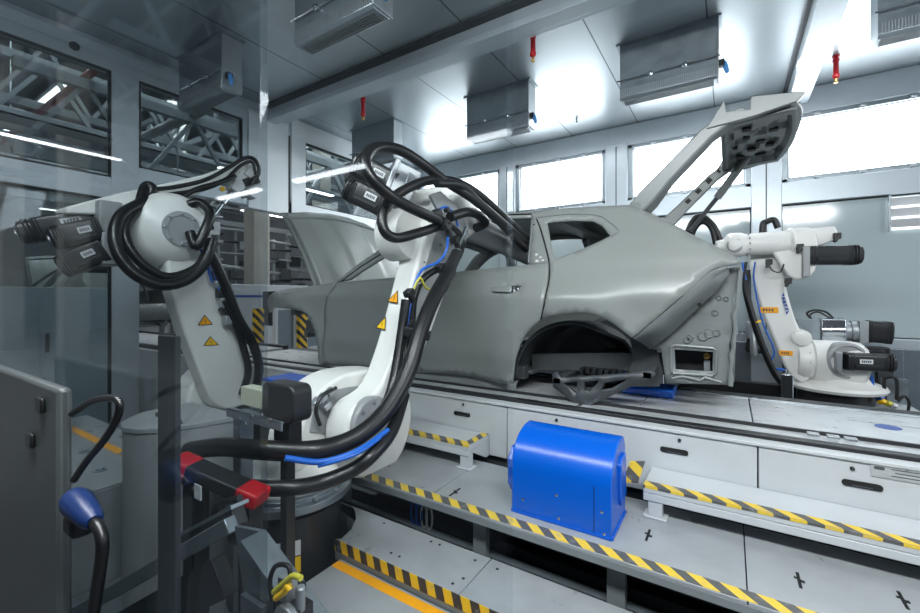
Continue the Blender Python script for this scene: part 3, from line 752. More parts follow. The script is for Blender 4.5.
def sheet(poly, holes, fy, step=0.04):
    """triangulated curved sheet over a 2-D outline with holes; returns (verts3d, tris)"""
    loops = [densify(poly, step)] + [densify(h, step) for h in holes]
    pts = []; eds = []
    for L in loops:
        b = len(pts); pts += L; eds += [(b + i, b + (i + 1) % len(L)) for i in range(len(L))]
    xs = [p[0] for p in loops[0]]; zs = [p[1] for p in loops[0]]
    bd = [Vector(p) for p in pts]
    x = min(xs)
    r = 0
    while x < max(xs):
        z = min(zs) + (0.5 * step if r % 2 else 0)
        while z < max(zs):
            q = (x, z)
            if inpoly(q, loops[0]) and not any(inpoly(q, h) for h in loops[1:]):
                if min((b.x - x) ** 2 + (b.y - z) ** 2 for b in bd) > (0.55 * step) ** 2: pts.append(q)
            z += step
        x += step * 0.87; r += 1
    v, e, f, _, _, _ = geometry.delaunay_2d_cdt([Vector(p) for p in pts], eds, [], 0, 1e-6)
    tris = []
    for t in f:
        c = sum((v[i] for i in t), Vector((0, 0))) / len(t)
        if abs((v[t[1]] - v[t[0]]).cross(v[t[2]] - v[t[0]])) < 2.5e-5: continue
        if inpoly(c, loops[0]) and not any(inpoly(c, h) for h in loops[1:]): tris.append(t)
    return [Vector((p.x, fy(p.x, p.y), p.y)) for p in v], tris
def add_sheet(m, vt, mirror=False, fn=None):
    vs, ts = vt; V = []
    for p in vs:
        q = Vector((p.x, 2 * YC - p.y, p.z)) if mirror else p
        V.append(m._v(fn(q) if fn else q))
    for t in ts: m.face([V[i] for i in (t if not mirror else reversed(t))])
    for v in [v for v in V if not v.link_faces]: m.bm.verts.remove(v)
    return m
def sm(pts, n=5):
    return [(p.x, p.y) for p in spline([Vector((a, b, 0)) for a, b in pts], n)]

car = thing('car_body', 'unpainted grey car body with raised hood and open tailgate on the conveyor', 'car', (-1.9, YC, 0.9))
S = lambda *pp: [side(u, v) for u, v in pp]
# outlines, from the sill up
arch_r = sm(S((541.5, 319.5), (549, 316.5), (559, 315), (578, 313.5), (594, 315), (605, 319), (614, 324), (623, 331), (632, 338)))
rear_edge = sm(S((632, 338), (654, 320), (684, 294), (706, 274)), 4) + S((711, 270), (718, 267), (727, 265), (742.5, 262.5))
quarter = (S((541, 318), (545, 300), (549, 280), (549.5, 263), (529, 264), (531, 240), (532.5, 218))
           + sm(S((530, 212), (554, 209), (590, 206.8), (626, 205), (634, 206)), 3) + sm(S((660, 217.5), (702, 239.5), (728, 252)), 3) + S((738, 258),)
           + list(reversed(rear_edge)) + list(reversed(arch_r))[1:-1])
qwin = S((547, 222), (572, 220), (593, 220.5), (602, 225), (611, 235.5), (600, 241), (582, 249), (556, 259), (552, 251))
fender = (sm(S((336.5, 282), (320, 284.5), (303, 287.5)) + [(-3.82, 1.55), (-3.98, 1.52), (-4.09, 1.475), (-4.14, 1.425), (-4.14, 1.38), (-4.09, 1.325)], 3)
          + sm([(-4.06, 1.33), (-3.93, 1.365), (-3.78, 1.385)] + S((301, 311), (310, 321), (315.6, 335.6), (318, 352), (319.3, 364)), 4)
          + S((324.5, 365.5), (323.2, 335), (323.5, 310), (326, 296)))
bx = -2.05
belt = [side(u, v) for u, v in ((338, 282), (399, 277), (450, 272.5), (549, 261.5))]
def belt_z(x):
    return lerp_tab(belt, x)
xd0 = side(325.5, 350)[0]
doorA = S((337.3, 282.5), (327, 296), (324.3, 311), (324, 335), (325.3, 365.5), (353, 366.5))
zb = side(416, 372.5)[1]
doorA += [(bx - 0.004, zb), (bx - 0.004, belt_z(bx)), side(399, 277)]
doorB = [(bx + 0.004, belt_z(bx)), (bx + 0.004, zb)] + S((435, 373), (454, 374), (479, 378), (497, 383), (513, 384))
doorB += sm(S((514.3, 366), (518, 350), (522.5, 339.5), (530, 329), (540.2, 320)), 4) + S((544, 300), (547.7, 280), (548.2, 263))
handle_h = S((504, 286.5), (522, 285), (519, 290), (513, 292.5), (505, 293))
apillar = (sm(S((337, 281.5), (364, 260), (392, 241.5), (408, 235), (440, 226), (470, 219), (500, 213.3), (530, 211.6)), 4)
           + list(reversed(sm(S((350, 279), (368, 266.5), (395, 250), (414, 240.5), (440, 232), (470, 224.5), (500, 219), (531.5, 217.5)), 4))))
parts = [('quarter_panel', quarter, [qwin]), ('fender', fender, []), ('door', doorA, []), ('door', doorB, [handle_h]), ('roof_rail', apillar, [])]
SHEETS = {}
for nm, poly, holes in parts:
    vt = sheet(poly, holes, yS)
    for mir in (False, True):
        m = MB(); add_sheet(m, vt, mir); o = m.build(nm, M['primer'], car, solid=0.022, keep=True, angle=60)
        me = o.data
        # normals must face outwards so the sheet thickens inwards
        s_ = sum(p.normal.y * p.area for p in me.polygons)
        if (s_ > 0) != mir:
            me.flip_normals()
        if nm == 'door' and not mir and holes:
            h = MB(); c = side(508, 289); y = yS(*c)
            h.prism([(side(493, 287.5)[0], side(493, 287.5)[1]), side(512, 285.7), side(511, 292.3), side(494, 291.7)], lambda p, q: (p[0], yS(p[0], p[1]) + q, p[1]), -0.022, 0.004)
            h.build('handle', M['primer'], o, bevel=0.004)
            h = MB(); h.prism(handle_h, lambda p, q: (p[0], yS(p[0], p[1]) + q, p[1]), 0.018, 0.05); h.use(M['chrome']); cc = side(515, 288.5); h.lathe((cc[0], yS(*cc) + 0.016, cc[1]), (0, -1, 0), [(0, 0.012), (0.008, 0.01)], 10)
            h.build('handle_recess', M['seam'], o)
            q = MB(); vv = [(p[0], yS(p[0], p[1]) + 0.03, p[1]) for p in handle_h]
# dark gaps: door line up the C pillar
m = MB(); pp = [side(u, v) for u, v in ((541, 319), (545, 300), (549, 280), (549, 262), (545, 245), (540, 228), (536.5, 219))]
m.tube([(x, yS(x, z) + 0.004, z) for x, z in sm(pp, 5)], 0.0065, 6); m.build('door_seal', M['seam'], car)
# window frame flange of the quarter glass
m = MB(); pp = S((537, 217.5), (568, 214.3), (597, 215.3), (608, 221), (618.5, 230.5), (611, 237))
m.tube([(x, yS(x, z) - 0.001, z) for x, z in sm(pp, 5)], 0.005, 6); m.build('window_flange', M['primer_in'], car)
m = MB(); pp = S((342, 281), (366, 263.5), (395, 246.5), (414, 237.8), (440, 229), (470, 221.7), (500, 215.6), (531, 214))
m.tube([(x, yS(x, z) - 0.0005, z) for x, z in sm(pp, 5)], 0.006, 6); m.build('drip_seal', M['seam'], car)
# belt mouldings along the door tops, inside lip
for mir in (False, True):
    m = MB(); pts = []
    for k in range(15):
        x = belt[0][0] + 0.02 + (belt[-1][0] - belt[0][0] - 0.04) * k / 14; z = belt_z(x) - 0.03; y = yS(x, z) + 0.045
        pts.append((x, 2 * YC - y if mir else y, z - 0.01))
    m.tube(pts, 0.016, 8); m.build('belt_flange', M['primer_in'], car)
for (u, v, r_) in ((536.5, 255, .010), (540.5, 257.5, .008), (537, 261.5, .012), (543, 260.5, .008), (534, 225, .008)):
    x, z = side(u, v); h = MB(); h.lathe((x, yS(x, z) + 0.001, z), (0, -1, 0), [(0, r_), (0.002, r_)], 10); h.build('pillar_hole', M['label'] if v > 240 else M['seam'], car)
m = MB(); pp = S((531.5, 220), (530.5, 240), (528.5, 263)); m.tube([(x, yS(x, z) + 0.002, z) for x, z in sm(pp, 5)], 0.006, 6); m.build('pillar_flange', M['cast'], car)
# B and inner pillars
for mir in (False, True):
    m = MB(); pts = []
    for z in (1.0, 1.4, 1.68, 1.9, 2.06):
        y = yS(bx, z) + 0.06; pts.append((bx + 0.03 * (z - 1.5), 2 * YC - y if mir else y, z))
    m.tube(pts, [0.06, 0.06, 0.05, 0.045, 0.05], 10); m.build('pillar', M['primer_in'], car)
    m = MB(); pts = []
    for u, v in ((530, 268), (530.5, 250), (532, 232), (533, 219)):
        x, z = side(u, v); y = yS(x, z) + 0.05; pts.append((x, 2 * YC - y if mir else y, z))
    m.tube(pts, 0.035, 10); m.build('pillar', M['primer_in'], car)

# roof skin
edge = sm(S((408, 235), (440, 226), (470, 219), (500, 213.3), (530, 211.6), (554, 209), (590, 206.8), (626, 205)), 3)
rows = []
for (x, z) in edge:
    y = yS(x, z); row = []
    for k in range(13):
        t = k / 12; yy = y + (2 * YC - 2 * y) * t
        row.append((x, yy, z - 0.004 + 0.055 * (1 - (2 * t - 1) ** 2)))
    rows.append(row)
m = MB(); m.grid(rows); m.build('roof_panel', M['primer'], car, solid=0.02, angle=60)
hx, hz = edge[0]; hy = yS(hx, hz)
m = MB(); m.tube([(hx, hy + (2 * YC - 2 * hy) * k / 8, hz - 0.03 + 0.05 * (1 - (k / 4 - 1) ** 2)) for k in range(9)], 0.035, 8); m.build('windscreen_header', M['primer_in'], car)
rx, rz = edge[-1]; ry = yS(rx, rz)
m = MB(); m.tube([(rx - 0.02, ry + 0.02 + (2 * YC - 2 * ry - 0.04) * k / 8, rz - 0.035 + 0.05 * (1 - (k / 4 - 1) ** 2)) for k in range(9)], 0.04, 8); m.build('tailgate_header', M['primer_in'], car)
for x in (-1.1, bx): MB().bar((x, 2.91, 2.06), (x, 2 * YC - 2.91, 2.06), 0.12, 0.03).build('roof_bow', M['primer_in'], car)

# floor pan, firewall, cowl, sill brackets
m = MB(); m.span((-3.15, 2.72, 0.955), (-1.15, 2 * YC - 2.72, 0.985)); m.span((-2.6, 3.35, 0.985), (-1.2, 3.65, 1.12)); m.build('floor_pan', M['ecoat'], car, bevel=0.01)
m = MB(); m.span((-1.30, 3.06, 1.10), (-0.06, 2 * YC - 3.06, 1.13)); m.span((-1.32, 2.72, 0.97), (-1.28, 2 * YC - 2.72, 1.13)); m.build('boot_floor', M['ecoat'], car)
m = MB(); m.grid([[(-3.16, 2.72 + 1.56 * k / 6, 0.96) for k in range(7)], [(-3.22, 2.72 + 1.56 * k / 6, 1.3) for k in range(7)], [(-3.16, 2.72 + 1.56 * k / 6, 1.60) for k in range(7)], [(-3.02, 2.74 + 1.52 * k / 6, 1.63) for k in range(7)]]); m.build('firewall', M['primer_in'], car, solid=0.02)
m = MB(); m.tube([(-2.78, 2.66 + (2 * YC - 5.32) * k / 6, 1.55) for k in range(7)], 0.045, 10); m.build('dash_beam', M['primer_in'], car)
for mir in (False, True):
    f = (lambda y: 2 * YC - y) if mir else (lambda y: y)
    m = MB()
    pts = [side(u, v) for u, v in ((353, 368), (416, 374), (454, 376), (479, 380), (513, 387))]
    top = [(x, f(2.66), z) for x, z in pts]; bot = [(x, f(2.66), z - 0.048) for x, z in pts]; lip = [(x, f(2.64), z - 0.052) for x, z in pts]
    bk = [(x, f(2.74), z + 0.05) for x, z in pts]
    m.grid([bk, top, bot, lip]); m.build('sill', M['primer_in'], car, solid=0.012)
    if not mir:
        for u in (427, 441, 448, 462, 476, 500, 507):
            x = side(u, 379)[0]; zz = lerp_tab(pts, x) - 0.03
            h = MB(); h.lathe((x, 2.655, zz), (0, -1, 0), [(0, 0.011), (0.003, 0.011)], 12); h.build('jack_hole', M['seam'] if u in (427, 448, 476, 507) else M['chrome'], car)
    m = MB(); dk = [(at(u, v, Y=2.82).x, at(u, v, Y=2.82).z) for u, v in ((630, 333), (656, 346), (664, 372), (660, 386), (622, 386), (634, 360))]; m.prism(dk, lambda p, h: (p[0], f(2.80 + h), p[1]), 0, 0.012); m.build('closing_plate', M['ecoat'], car)
    # longitudinal member beside the engine bay
    m = MB(); m.bar((-3.15, f(2.98), 1.12), (-3.85, f(2.98), 1.18), 0.09, 0.13); m.bar((-3.1, f(2.78), 1.52), (-3.8, f(2.86), 1.50), 0.05, 0.07); m.build('chassis_rail', M['primer_in'], car, bevel=0.006)
m = MB(); m.span((-3.92, 2.80, 1.30), (-3.86, 2 * YC - 2.80, 1.38)); m.span((-3.90, 2.95, 1.05), (-3.84, 2 * YC - 2.95, 1.14)); m.build('front_beam', M['primer_in'], car, bevel=0.006)

# wheel tubs (rear)
for mir in (False, True):
    f = (lambda y: 2 * YC - y) if mir else (lambda y: y)
    m = MB(); ax, az = RA[0] - 0.01, RA[1] - 0.02
    rows = []
    for y, r_ in ((2.625, 0.385), (2.66, 0.405), (2.80, 0.405), (2.95, 0.395), (3.03, 0.36), (3.05, 0.28)):
        rows.append([(ax + r_ * math.cos(R(a)), f(max(y, 2.64 + 0.17 * min(1, max(0, (58 - a) / 14)))), az + r_ * 0.97 * math.sin(R(a))) for a in range(14, 188, 6)])
    m.grid(rows)
    m.build('wheel_tub', M['ecoat'], car, solid=0.01, angle=50)
    m = MB(); m.prism([(ax + 0.30 * math.cos(R(a)), az + 0.29 * math.sin(R(a))) for a in range(4, 180, 8)] + [(ax - 0.33, az + 0.02), (ax - 0.08, az + 0.02), (ax - 0.06, az + 0.09), (ax + 0.12, az + 0.09), (ax + 0.16, az + 0.02), (ax + 0.62, az + 0.04), (ax + 0.62, az + 0.30)], lambda p, h: (p[0], f(3.055 + h), p[1]), 0, 0.015); m.build('tub_wall', M['ecoat'], car)
    m = MB(); m.span((ax - 0.40, f(2.66), 0.93), (ax - 0.33, f(2.74), 1.02)); m.bar((ax - 0.36, f(2.9), 1.02), (ax + 0.55, f(2.9), 1.10), 0.10, 0.12); m.build('rear_member', M['ecoat'], car, bevel=0.006)
    for q in range(5):
        if not mir:
            h = MB(); a = 150 - q * 22; h.lathe((ax + 0.31 * math.cos(R(a)), 3.045, az + 0.30 * math.sin(R(a))), (0, -1, 0), [(0, 0.02), (0.008, 0.018), (0.01, 0.006)], 10); h.build('tub_stud', M['ecoat'] if q else M['cast'], car)

# recess behind the wheel: angled return, end panel with the vent opening, flange
for mir in (False, True):
    f = (lambda y: 2 * YC - y) if mir else (lambda y: y)
    o1 = [side(u, v) for u, v in ((632, 338), (654, 320), (684, 294), (706, 274), (712, 270), (727, 265))]
    outer = [(x, f(yS(x, z) + 0.01), z) for x, z in o1]
    inner = []
    for (u, v) in ((650, 349), (672, 332), (697, 308), (716, 291), (722, 283), (729, 273)):
        p = at(u, v, Y=2.70); inner.append((p.x, f(p.y), p.z))
    mid = [tuple((Vector(a) * 0.62 + Vector(b) * 0.38) + Vector((0, f(0.03) - f(0), 0))) for a, b in zip(outer, inner)]
    m = MB(); m.grid([outer, mid, inner]); m.build('return_flange', M['primer_in'], car, solid=0.006, angle=25)
    P = lambda u, v, Y=2.74: (at(u, v, Y=Y).x, at(u, v, Y=Y).z)
    pol = [P(650, 347), P(672, 331), P(697, 307), P(716, 290), P(711, 272), P(741, 266), P(737, 285), P(733, 300), P(737, 310), P(734, 322), P(729, 345), P(731, 385), P(666, 383), P(661, 348), P(654, 350)]
    hole = [P(674.5, 349.5), P(713, 352), P(712.5, 371.5), P(675.5, 369.5)]
    m = MB(); add_sheet(m, sheet(pol, [hole], lambda x, z: 2.74, 0.05), mir); pnl = m.build('end_panel', M['primer_in'], car, solid=0.012, keep=True)
    if not mir:
        m = MB(); ring = [P(u, v) for u, v in ((671, 347), (675, 345), (713, 348), (716.5, 351), (716, 373), (712, 375.5), (674, 373), (671, 370))]
        m.tube([(x, 2.736, z) for x, z in ring + ring[:1]], 0.008, 8); m.build('opening_bead', M['primer_in'], pnl)
        m = MB(); a, b = P(672, 378), P(722, 382); m.tube([(a[0], 2.735, a[1]), (P(683, 376)[0], 2.73, P(683, 376)[1]), (P(700, 380)[0], 2.73, P(700, 380)[1]), (P(705, 377)[0], 2.73, P(705, 377)[1]), (b[0], 2.735, b[1])], 0.007, 8); m.build('stiffening_bead', M['primer_in'], pnl)
        for (u, v, r_) in ((687, 340, .022), (690, 338, .02), (703, 336, .03), (709, 333, .032), (716, 333, .022), (715, 313, .018), (719, 298, .014), (726, 299, .014), (715, 350, .006), (672, 375, .01), (713, 378, .01)):
            q = P(u, v); h = MB(); h.lathe((q[0], 2.742, q[1]), (0, -1, 0), [(0, r_), (0.008, r_ * .92), (0.012, r_ * .75), (0.006, r_ * .6)], 14); h.build('pressing', M['primer_in'], pnl)
        for (u, v, dk) in ((686, 301, 1), (700, 305, 1), (651, 333, 1), (698, 287, 0), (692, 295, 0), (668, 318, 0), (645, 338, 0), (703, 283, 0)):
            # bolts on the return flange
            x, z = P(u, v, 2.69); h = MB(); h.lathe((x, 2.665, z), (0.25, -1, -0.45), [(-0.01, 0.009), (0.004, 0.009), (0.006, 0.004)], 10); h.build('bolt', M['seam'] if dk else M['chrome'], car)
        m = MB(); rn = random.Random(5); pts = []
        for k in range(16):
            t = k / 15; u = 739 - 9 * t + rn.uniform(-1.6, 1.6); v = 268 + 118 * t; p = at(u, v, Y=2.73); pts.append(p)
        m.tube(pts, [rn.uniform(0.007, 0.014) for _ in pts], 7); m.build('weld_flange', M['primer_in'], pnl)
        h = MB().use(M['plastic']); x, z = P(680, 351, 2.86); x2, z2 = P(716, 371, 2.86); h.span((x - .05, 2.87, z2 - .05), (x2 + .05, 2.88, z + .05)); h.use(M['brass']); q = P(707, 356, 2.84); h.lathe((q[0], 2.85, q[1]), (0, -1, 0), [(0, 0.018), (0.02, 0.018), (0.022, 0.01)], 10); h.use(M['cast']); h.box((q[0], 2.84, q[1] - 0.06), (0.03, 0.02, 0.07)); h.build('latch_carrier', None, car)
m = MB(); a = at(731, 385, Y=2.74)
m.grid([[(0.0, 2.75 + 1.5 * k / 6, 1.03) for k in range(7)], [(0.01, 2.75 + 1.5 * k / 6, 1.35) for k in range(7)]]); m.build('rear_panel', M['primer_in'], car, solid=0.02)

# hood, raised: hinged at the cowl
def hood_pt(s, t):
    """s 0 hinge .. 1 nose, t 0 near .. 1 far"""
    a = Vector((-3.38, 0, 1.55)); b = Vector((-3.99, 0, 2.395))
    p = a.lerp(b, s); nrm = Vector((-(b - a).z, 0, (b - a).x)).normalized() * -1
    half = 0.80 - 0.02 * s - 0.10 * max(0, s - 0.75) ** 2 * 4
    y = YC + half * (2 * t - 1)
    bulge = 0.045 * (1 - (2 * t - 1) ** 2) + 0.05 * math.sin(math.pi * min(1, s)) * 0.8 - 0.10 * max(0, s - 0.8) ** 2 * 5
    for c in (0.16, 0.84, 0.36, 0.64): bulge += (0.007 if c in (0.16, 0.84) else 0.006) * math.tanh((t - c) * 60) * (1 if c > 0.5 else -1) * (-1)
    nose = 0.06 * (1 - (2 * t - 1) ** 2) * s * s
    return Vector((p.x, y, p.z)) + (b - a).normalized() * nose - nrm * bulge * -1
m = MB(); m.grid([[hood_pt(i / 22, j / 60) for j in range(61)] for i in range(23)])
hd = m.build('hood', M['primer'], car, solid=0.025, angle=50)
m = MB(); 
for j in (0.03, 0.97): m.tube([hood_pt(i / 10, j) + Vector((0.03, 0, -0.02)) for i in range(11)], 0.02, 8)
m.tube([hood_pt(0.93, j / 10) + Vector((0.03, 0, -0.02)) for j in range(11)], 0.02, 8); m.build('inner_frame', M['primer_in'], hd)
for y in (2.78, 2 * YC - 2.78):
    m = MB(); m.tube([(-3.15, y, 1.55), (-3.30, y, 1.60), (-3.42, y, 1.60)], 0.014, 8); m.build('hinge', M['ecoat'], hd)

# tailgate, raised
def TG(x, t, z): return Vector((x, 2.93 + (4.10 - 2.93) * t, z))
tgt = thing  # (part of the car)
m = MB()
def arm(t0, w_, outer):
    rows = []
    for k, (x, z, hh, ww) in enumerate(((-0.52, 2.06, 0.12, 0.14), (-0.45, 2.13, 0.13, 0.13), (-0.34, 2.25, 0.11, 0.09), (-0.12, 2.47, 0.10, 0.085), (-0.01, 2.545, 0.09, 0.10), (0.09, 2.57, 0.07, 0.13))):
        d = Vector((0.7, 0, 0.7)); n = Vector((-0.7, 0, 0.7))
        c = TG(x, t0, z); s_ = 1 if t0 < 0.5 else -1
        y0 = c.y; y1 = c.y + s_ * ww
        rows.append([Vector((c.x, y0, c.z)) + n * hh * 0.5, Vector((c.x, y1, c.z)) + n * hh * 0.35, Vector((c.x, y1, c.z)) - n * hh * 0.5, Vector((c.x, y0, c.z)) - n * hh * 0.35])
    V = [[m._v(p) for p in r] for r in rows]
    for i in range(len(V) - 1):
        for j in range(4): m.face([V[i][j], V[i][(j + 1) % 4], V[i + 1][(j + 1) % 4], V[i + 1][j]])
    m.face(V[0]); m.face(list(reversed(V[-1])))
arm(0.0, 0.1, True); arm(1.0, 0.1, False)
m.tube([TG(-0.51, 0, 2.07), TG(-0.53, 0.5, 2.11), TG(-0.51, 1, 2.07)], 0.05, 10)
tg = m.build('tailgate', M['primer_in'], car, bevel=0.012, segs=3)
# lower leaf (skin and pressed inner)
rows = []
for i in range(9):
    s = i / 8; row = []
    for j in range(15):
        t = j / 14; e_ = abs(2 * t - 1)
        x = -0.03 + 0.36 * s + 0.05 * (1 - e_ ** 2) * s - 0.03 * e_ ** 6
        z = 2.605 + 0.02 * s - 0.04 * e_ ** 4 - 0.03 * max(0, s - 0.8) * 5 * 0.6
        row.append(TG(x, t, z))
    rows.append(row)
m = MB(); m.grid(rows); m.build('tailgate_skin', M['primer'], tg, solid=0.02, angle=60)
rows = []
for i in range(17):
    s = i / 16; row = []
    for j in range(33):
        t = j / 32; e_ = abs(2 * t - 1)
        x = -0.05 + 0.36 * s + 0.05 * (1 - e_ ** 2) * s
        dd = 0.035 if (0.12 < s < 0.88 and 0.08 < t < 0.92) else 0.0
        pat = 0.02 * (math.sin(t * 21 + 2 * math.sin(s * 5)) * math.sin(s * 13 + t * 3) > 0.25)
        row.append(TG(x, 0.03 + 0.94 * t, 2.52 + 0.025 * s + dd + pat * (dd > 0)))
    rows.append(row)
m = MB(); m.grid(rows); m.build('tailgate_inner', M['primer_in'], tg, solid=0.008, angle=20)
for (s, t, a, b) in ((0.35, 0.25, .05, .06), (0.35, 0.40, .04, .05), (0.55, 0.52, .05, .07), (0.45, 0.65, .05, .05), (0.7, 0.35, .05, .05), (0.7, 0.62, .05, .06), (0.3, 0.78, .05, .08), (0.62, 0.8, .06, .05), (0.2, 0.55, .03, .05)):
    h = MB(); p = TG(-0.05 + 0.36 * s + 0.05 * (1 - (2 * t - 1) ** 2) * s, t, 2.54 + 0.025 * s); h.prism(rrect(a, b, 0.012), lambda q, hh: (p.x + q[0], p.y + q[1], p.z + hh), -0.004, 0.012); h.build('cut_out', M['seam'], tg)
# turned-up corners
for t in (0.0, 1.0):
    y = TG(0, t, 0).y
    m = MB()
    m.prism([(-0.12, 2.50), (-0.06, 2.60), (-0.03, 2.65), (-0.015, 2.58), (0.095, 2.565), (0.10, 2.64), (0.32, 2.61), (0.345, 2.60), (0.31, 2.56), (0.10, 2.52)], lambda p, h: (p[0], y + h * (1 if t < .5 else -1), p[1]), -0.01, 0.03)
    m.build('tailgate_edge', M['primer_in'], tg, bevel=0.005)
for t in (0.93,):
    m = MB(); a = at(690, 231, Y=4.02); b = at(717, 198, Y=4.02); c = at(749, 155, Y=3.95)
    m.tube([a, b], 0.018, 10); m.build('gas_strut', M['darkgrey'], tg)
    m = MB(); m.tube([b, c], 0.030, 12); m.build('gas_strut', M['primer_in'], tg)
# slots along the far arm
for k in range(5):
    p = Vector((-0.37 + 0.075 * k, 4.10 - 0.088, 2.22 + 0.075 * k)); h = MB(); h.box(p, (0.04, 0.01, 0.035), Matrix.Rotation(R(-45), 3, 'Y')); h.build('cut_out', M['seam'], tg)

# ------------------------------------------------------------------ carrier frame under the body
cf = thing('body_carrier', 'dark grey triangular carrier bracket under the rear of the car body', 'carrier', (-0.8, 2.7, 0.86))
Y0 = 2.56
P = lambda u, v: (at(u, v, Y=Y0).x, at(u, v, Y=Y0).z)
outl = [P(552, 374), P(557, 371.5), P(560, 378), P(622, 374), P(650, 370), P(656, 374), P(651, 379), P(624, 390), P(591, 405), P(586, 413), P(577, 412), P(575, 404), P(553, 387)]
t1 = [P(563, 383.5), P(577, 381), P(577, 394), P(574, 392)]
t2 = [P(584, 382), P(600, 380), P(590, 391), P(584, 391)]
t3 = [P(604, 383), P(630, 378.5), P(612, 388), P(600, 391)]
m = MB(); vt = sheet(outl, [t1, t2, t3], lambda x, z: Y0, 0.06); add_sheet(m, vt); m.build('side_plate', M['darkgrey'], cf, solid=0.03, keep=True)
m = MB(); vt = sheet(outl, [t1, t2, t3], lambda x, z: 3.16, 0.06); add_sheet(m, vt); m.build('side_plate', M['darkgrey'], cf, solid=0.03, keep=True)
a = P(581, 409); m = MB(); m.lathe((a[0], 2.50, a[1]), (0, 1, 0), [(0, 0.02), (0.01, 0.032), (0.06, 0.032), (0.68, 0.03)], 16); m.build('axle', M['darkgrey'], cf)
a = P(556, 376); b = P(648, 372)
MB().span((a[0] - .02, 2.56, a[1] - .05), (a[0] + .03, 3.18, a[1] - .01)).build('crossbar', M['darkgrey'], cf, bevel=0.004)
MB().span((b[0] - .03, 2.56, b[1] - .04), (b[0] + .02, 3.18, b[1])).build('crossbar', M['darkgrey'], cf, bevel=0.004)
m = MB(); 
for k in range(9): m.span((a[0] + .09 + k * .04, 2.75, a[1] + .0), (a[0] + .115 + k * .04, 3.0, a[1] + .03))
lab(m.build('ribbed_pad', M['plastic'], cf), 'black ribbed support pad')
m = MB(); x = P(600, 372); m.span((x[0] - .08, 2.98, x[1] - .02), (x[0] + .05, 3.1, x[1] + .09)); m.build('support_block', M['blackpaint'], cf, bevel=0.006)
m = MB(); x = P(607, 380); m.bar((x[0] - .1, 2.9, x[1] - .05), (x[0] + .12, 2.9, x[1] + .02), .16, .03); lab(m.build('stop_block', M['blue'], cf, bevel=0.004), 'blue stop block')
m = MB(); p = at(655, 386, Z=0.90); 
tb = MB().use(M['blue']); tb.span((p.x - 0.20, p.y - 0.1, 0.849), (p.x + 0.12, p.y + 0.12, 0.90)); tag(tb.build('lift_pad', bevel=0.01), 'flat blue pad on the conveyor top plate below the tail', 'pad')
m.bm.free()
p = at(302, 381, Z=0.87); tb = MB(); tb.span((p.x - 0.35, p.y - 0.10, 0.8485), (p.x + 0.25, p.y + 0.16, 0.875)); tag(tb.build('lift_pad', M['blue'], bevel=0.008), 'flat blue pad on the conveyor below the front wheel arch', 'pad')
# front support of the body, dark block under the front door
m = MB(); p = at(360, 372, Y=2.72); m.span((p.x - 0.06, 2.70, 0.8485), (p.x + 0.35, 2.90, 0.945))
tag(m.build('body_rest', M['blackpaint'], bevel=0.004), 'black rest under the front door of the car body', 'support')

# the next car down the line, beyond the glazed end wall
car2 = dup(car, (-9.45, 0, 0), 'second grey car body farther down the line, dim behind the cabin pane')
# ------------------------------------------------------------------ robots
def V3(*a): return Vector(a)
def motor(parent, p0, d, length, w_=0.13, up=(0, 0, 1), lbl=True, nm='motor', lside=1):
    """ribbed black servo motor starting at p0 and running along d"""
    d = Vector(d).normalized(); u = Vector(up); s = u.cross(d).normalized(); u = d.cross(s)
    F = Matrix((d, s, u)).transposed()
    m = MB(); m.T = Matrix.Translation(p0) @ F.to_4x4()
    m.prism(rrect(w_, w_, w_ * 0.16), lambda p, h: (h, p[0], p[1]), 0, length * 0.80)
    m.prism(rrect(w_ * 0.94, w_ * 0.94, w_ * 0.30), lambda p, h: (h, p[0], p[1]), length * 0.80, length * 0.97)
    m.prism(rrect(w_ * 0.7, w_ * 0.7, w_ * 0.2), lambda p, h: (h, p[0], p[1]), length * 0.97, length)
    for q in (0.05, 0.11, 0.72, 0.76, 0.83, 0.88): m.prism(rrect(w_ * 1.05, w_ * 1.05, w_ * 0.2), lambda p, h: (h, p[0], p[1]), length * q, length * q + 0.008)
    for q in (-1, 1): m.span((length * 0.14, q * w_ * 0.5 - 0.006, -w_ * 0.3), (length * 0.68, q * w_ * 0.5 + 0.006, -w_ * 0.12))
    o = m.build(nm, M['blackpaint'], parent, bevel=0.004)
    m = MB(); m.T = Matrix.Translation(p0) @ F.to_4x4(); m.lathe((length, 0, 0), (1, 0, 0), [(0, w_ * 0.2), (0.008, w_ * 0.2), (0.01, w_ * 0.1)], 12); m.build('end_cap', M['cast'], o)
    if lbl:
        m = MB(); m.T = Matrix.Translation(p0) @ F.to_4x4(); y = lside * (w_ * 0.5 + 0.007)
        m.use(M['label']); m.box((length * 0.34, y, w_ * 0.08), (length * 0.26, 0.002, w_ * 0.26))
        m.use(M['ink'])
        for k in range(5): m.box((length * (0.26 + 0.04 * k), y + lside * 0.0015, w_ * 0.08), (length * 0.028, 0.001, w_ * 0.13))
        lab(m.build('label_plate', None, o), 'white maker plate with small grey letters')
    return o
def hose(parent, pts, r, mt='rubber', nm='hose', n=7, ribs=False):
    m = MB(); m.tube(spline(pts, n), r, 10)
    return m.build(nm, M[mt], parent, angle=60)
def HP(*pp):
    """hose control points: (u, v, X) triples from the photo at the depth of the arm they run along"""
    return [at(u, v, X=x) for u, v, x in pp]
def bolts(parent, c, axis, R_, n, r=0.012, mt='cast', ref=None):
    m = MB(); a, b = m.ringframe(axis, ref); ax = Vector(axis).normalized()
    for k in range(n):
        t = 2 * math.pi * k / n; m.lathe(Vector(c) + (a * math.cos(t) + b * math.sin(t)) * R_, ax, [(0, r), (0.008, r), (0.011, r * 0.6)], 8)
    return m.build('bolt_ring', M[mt], parent)
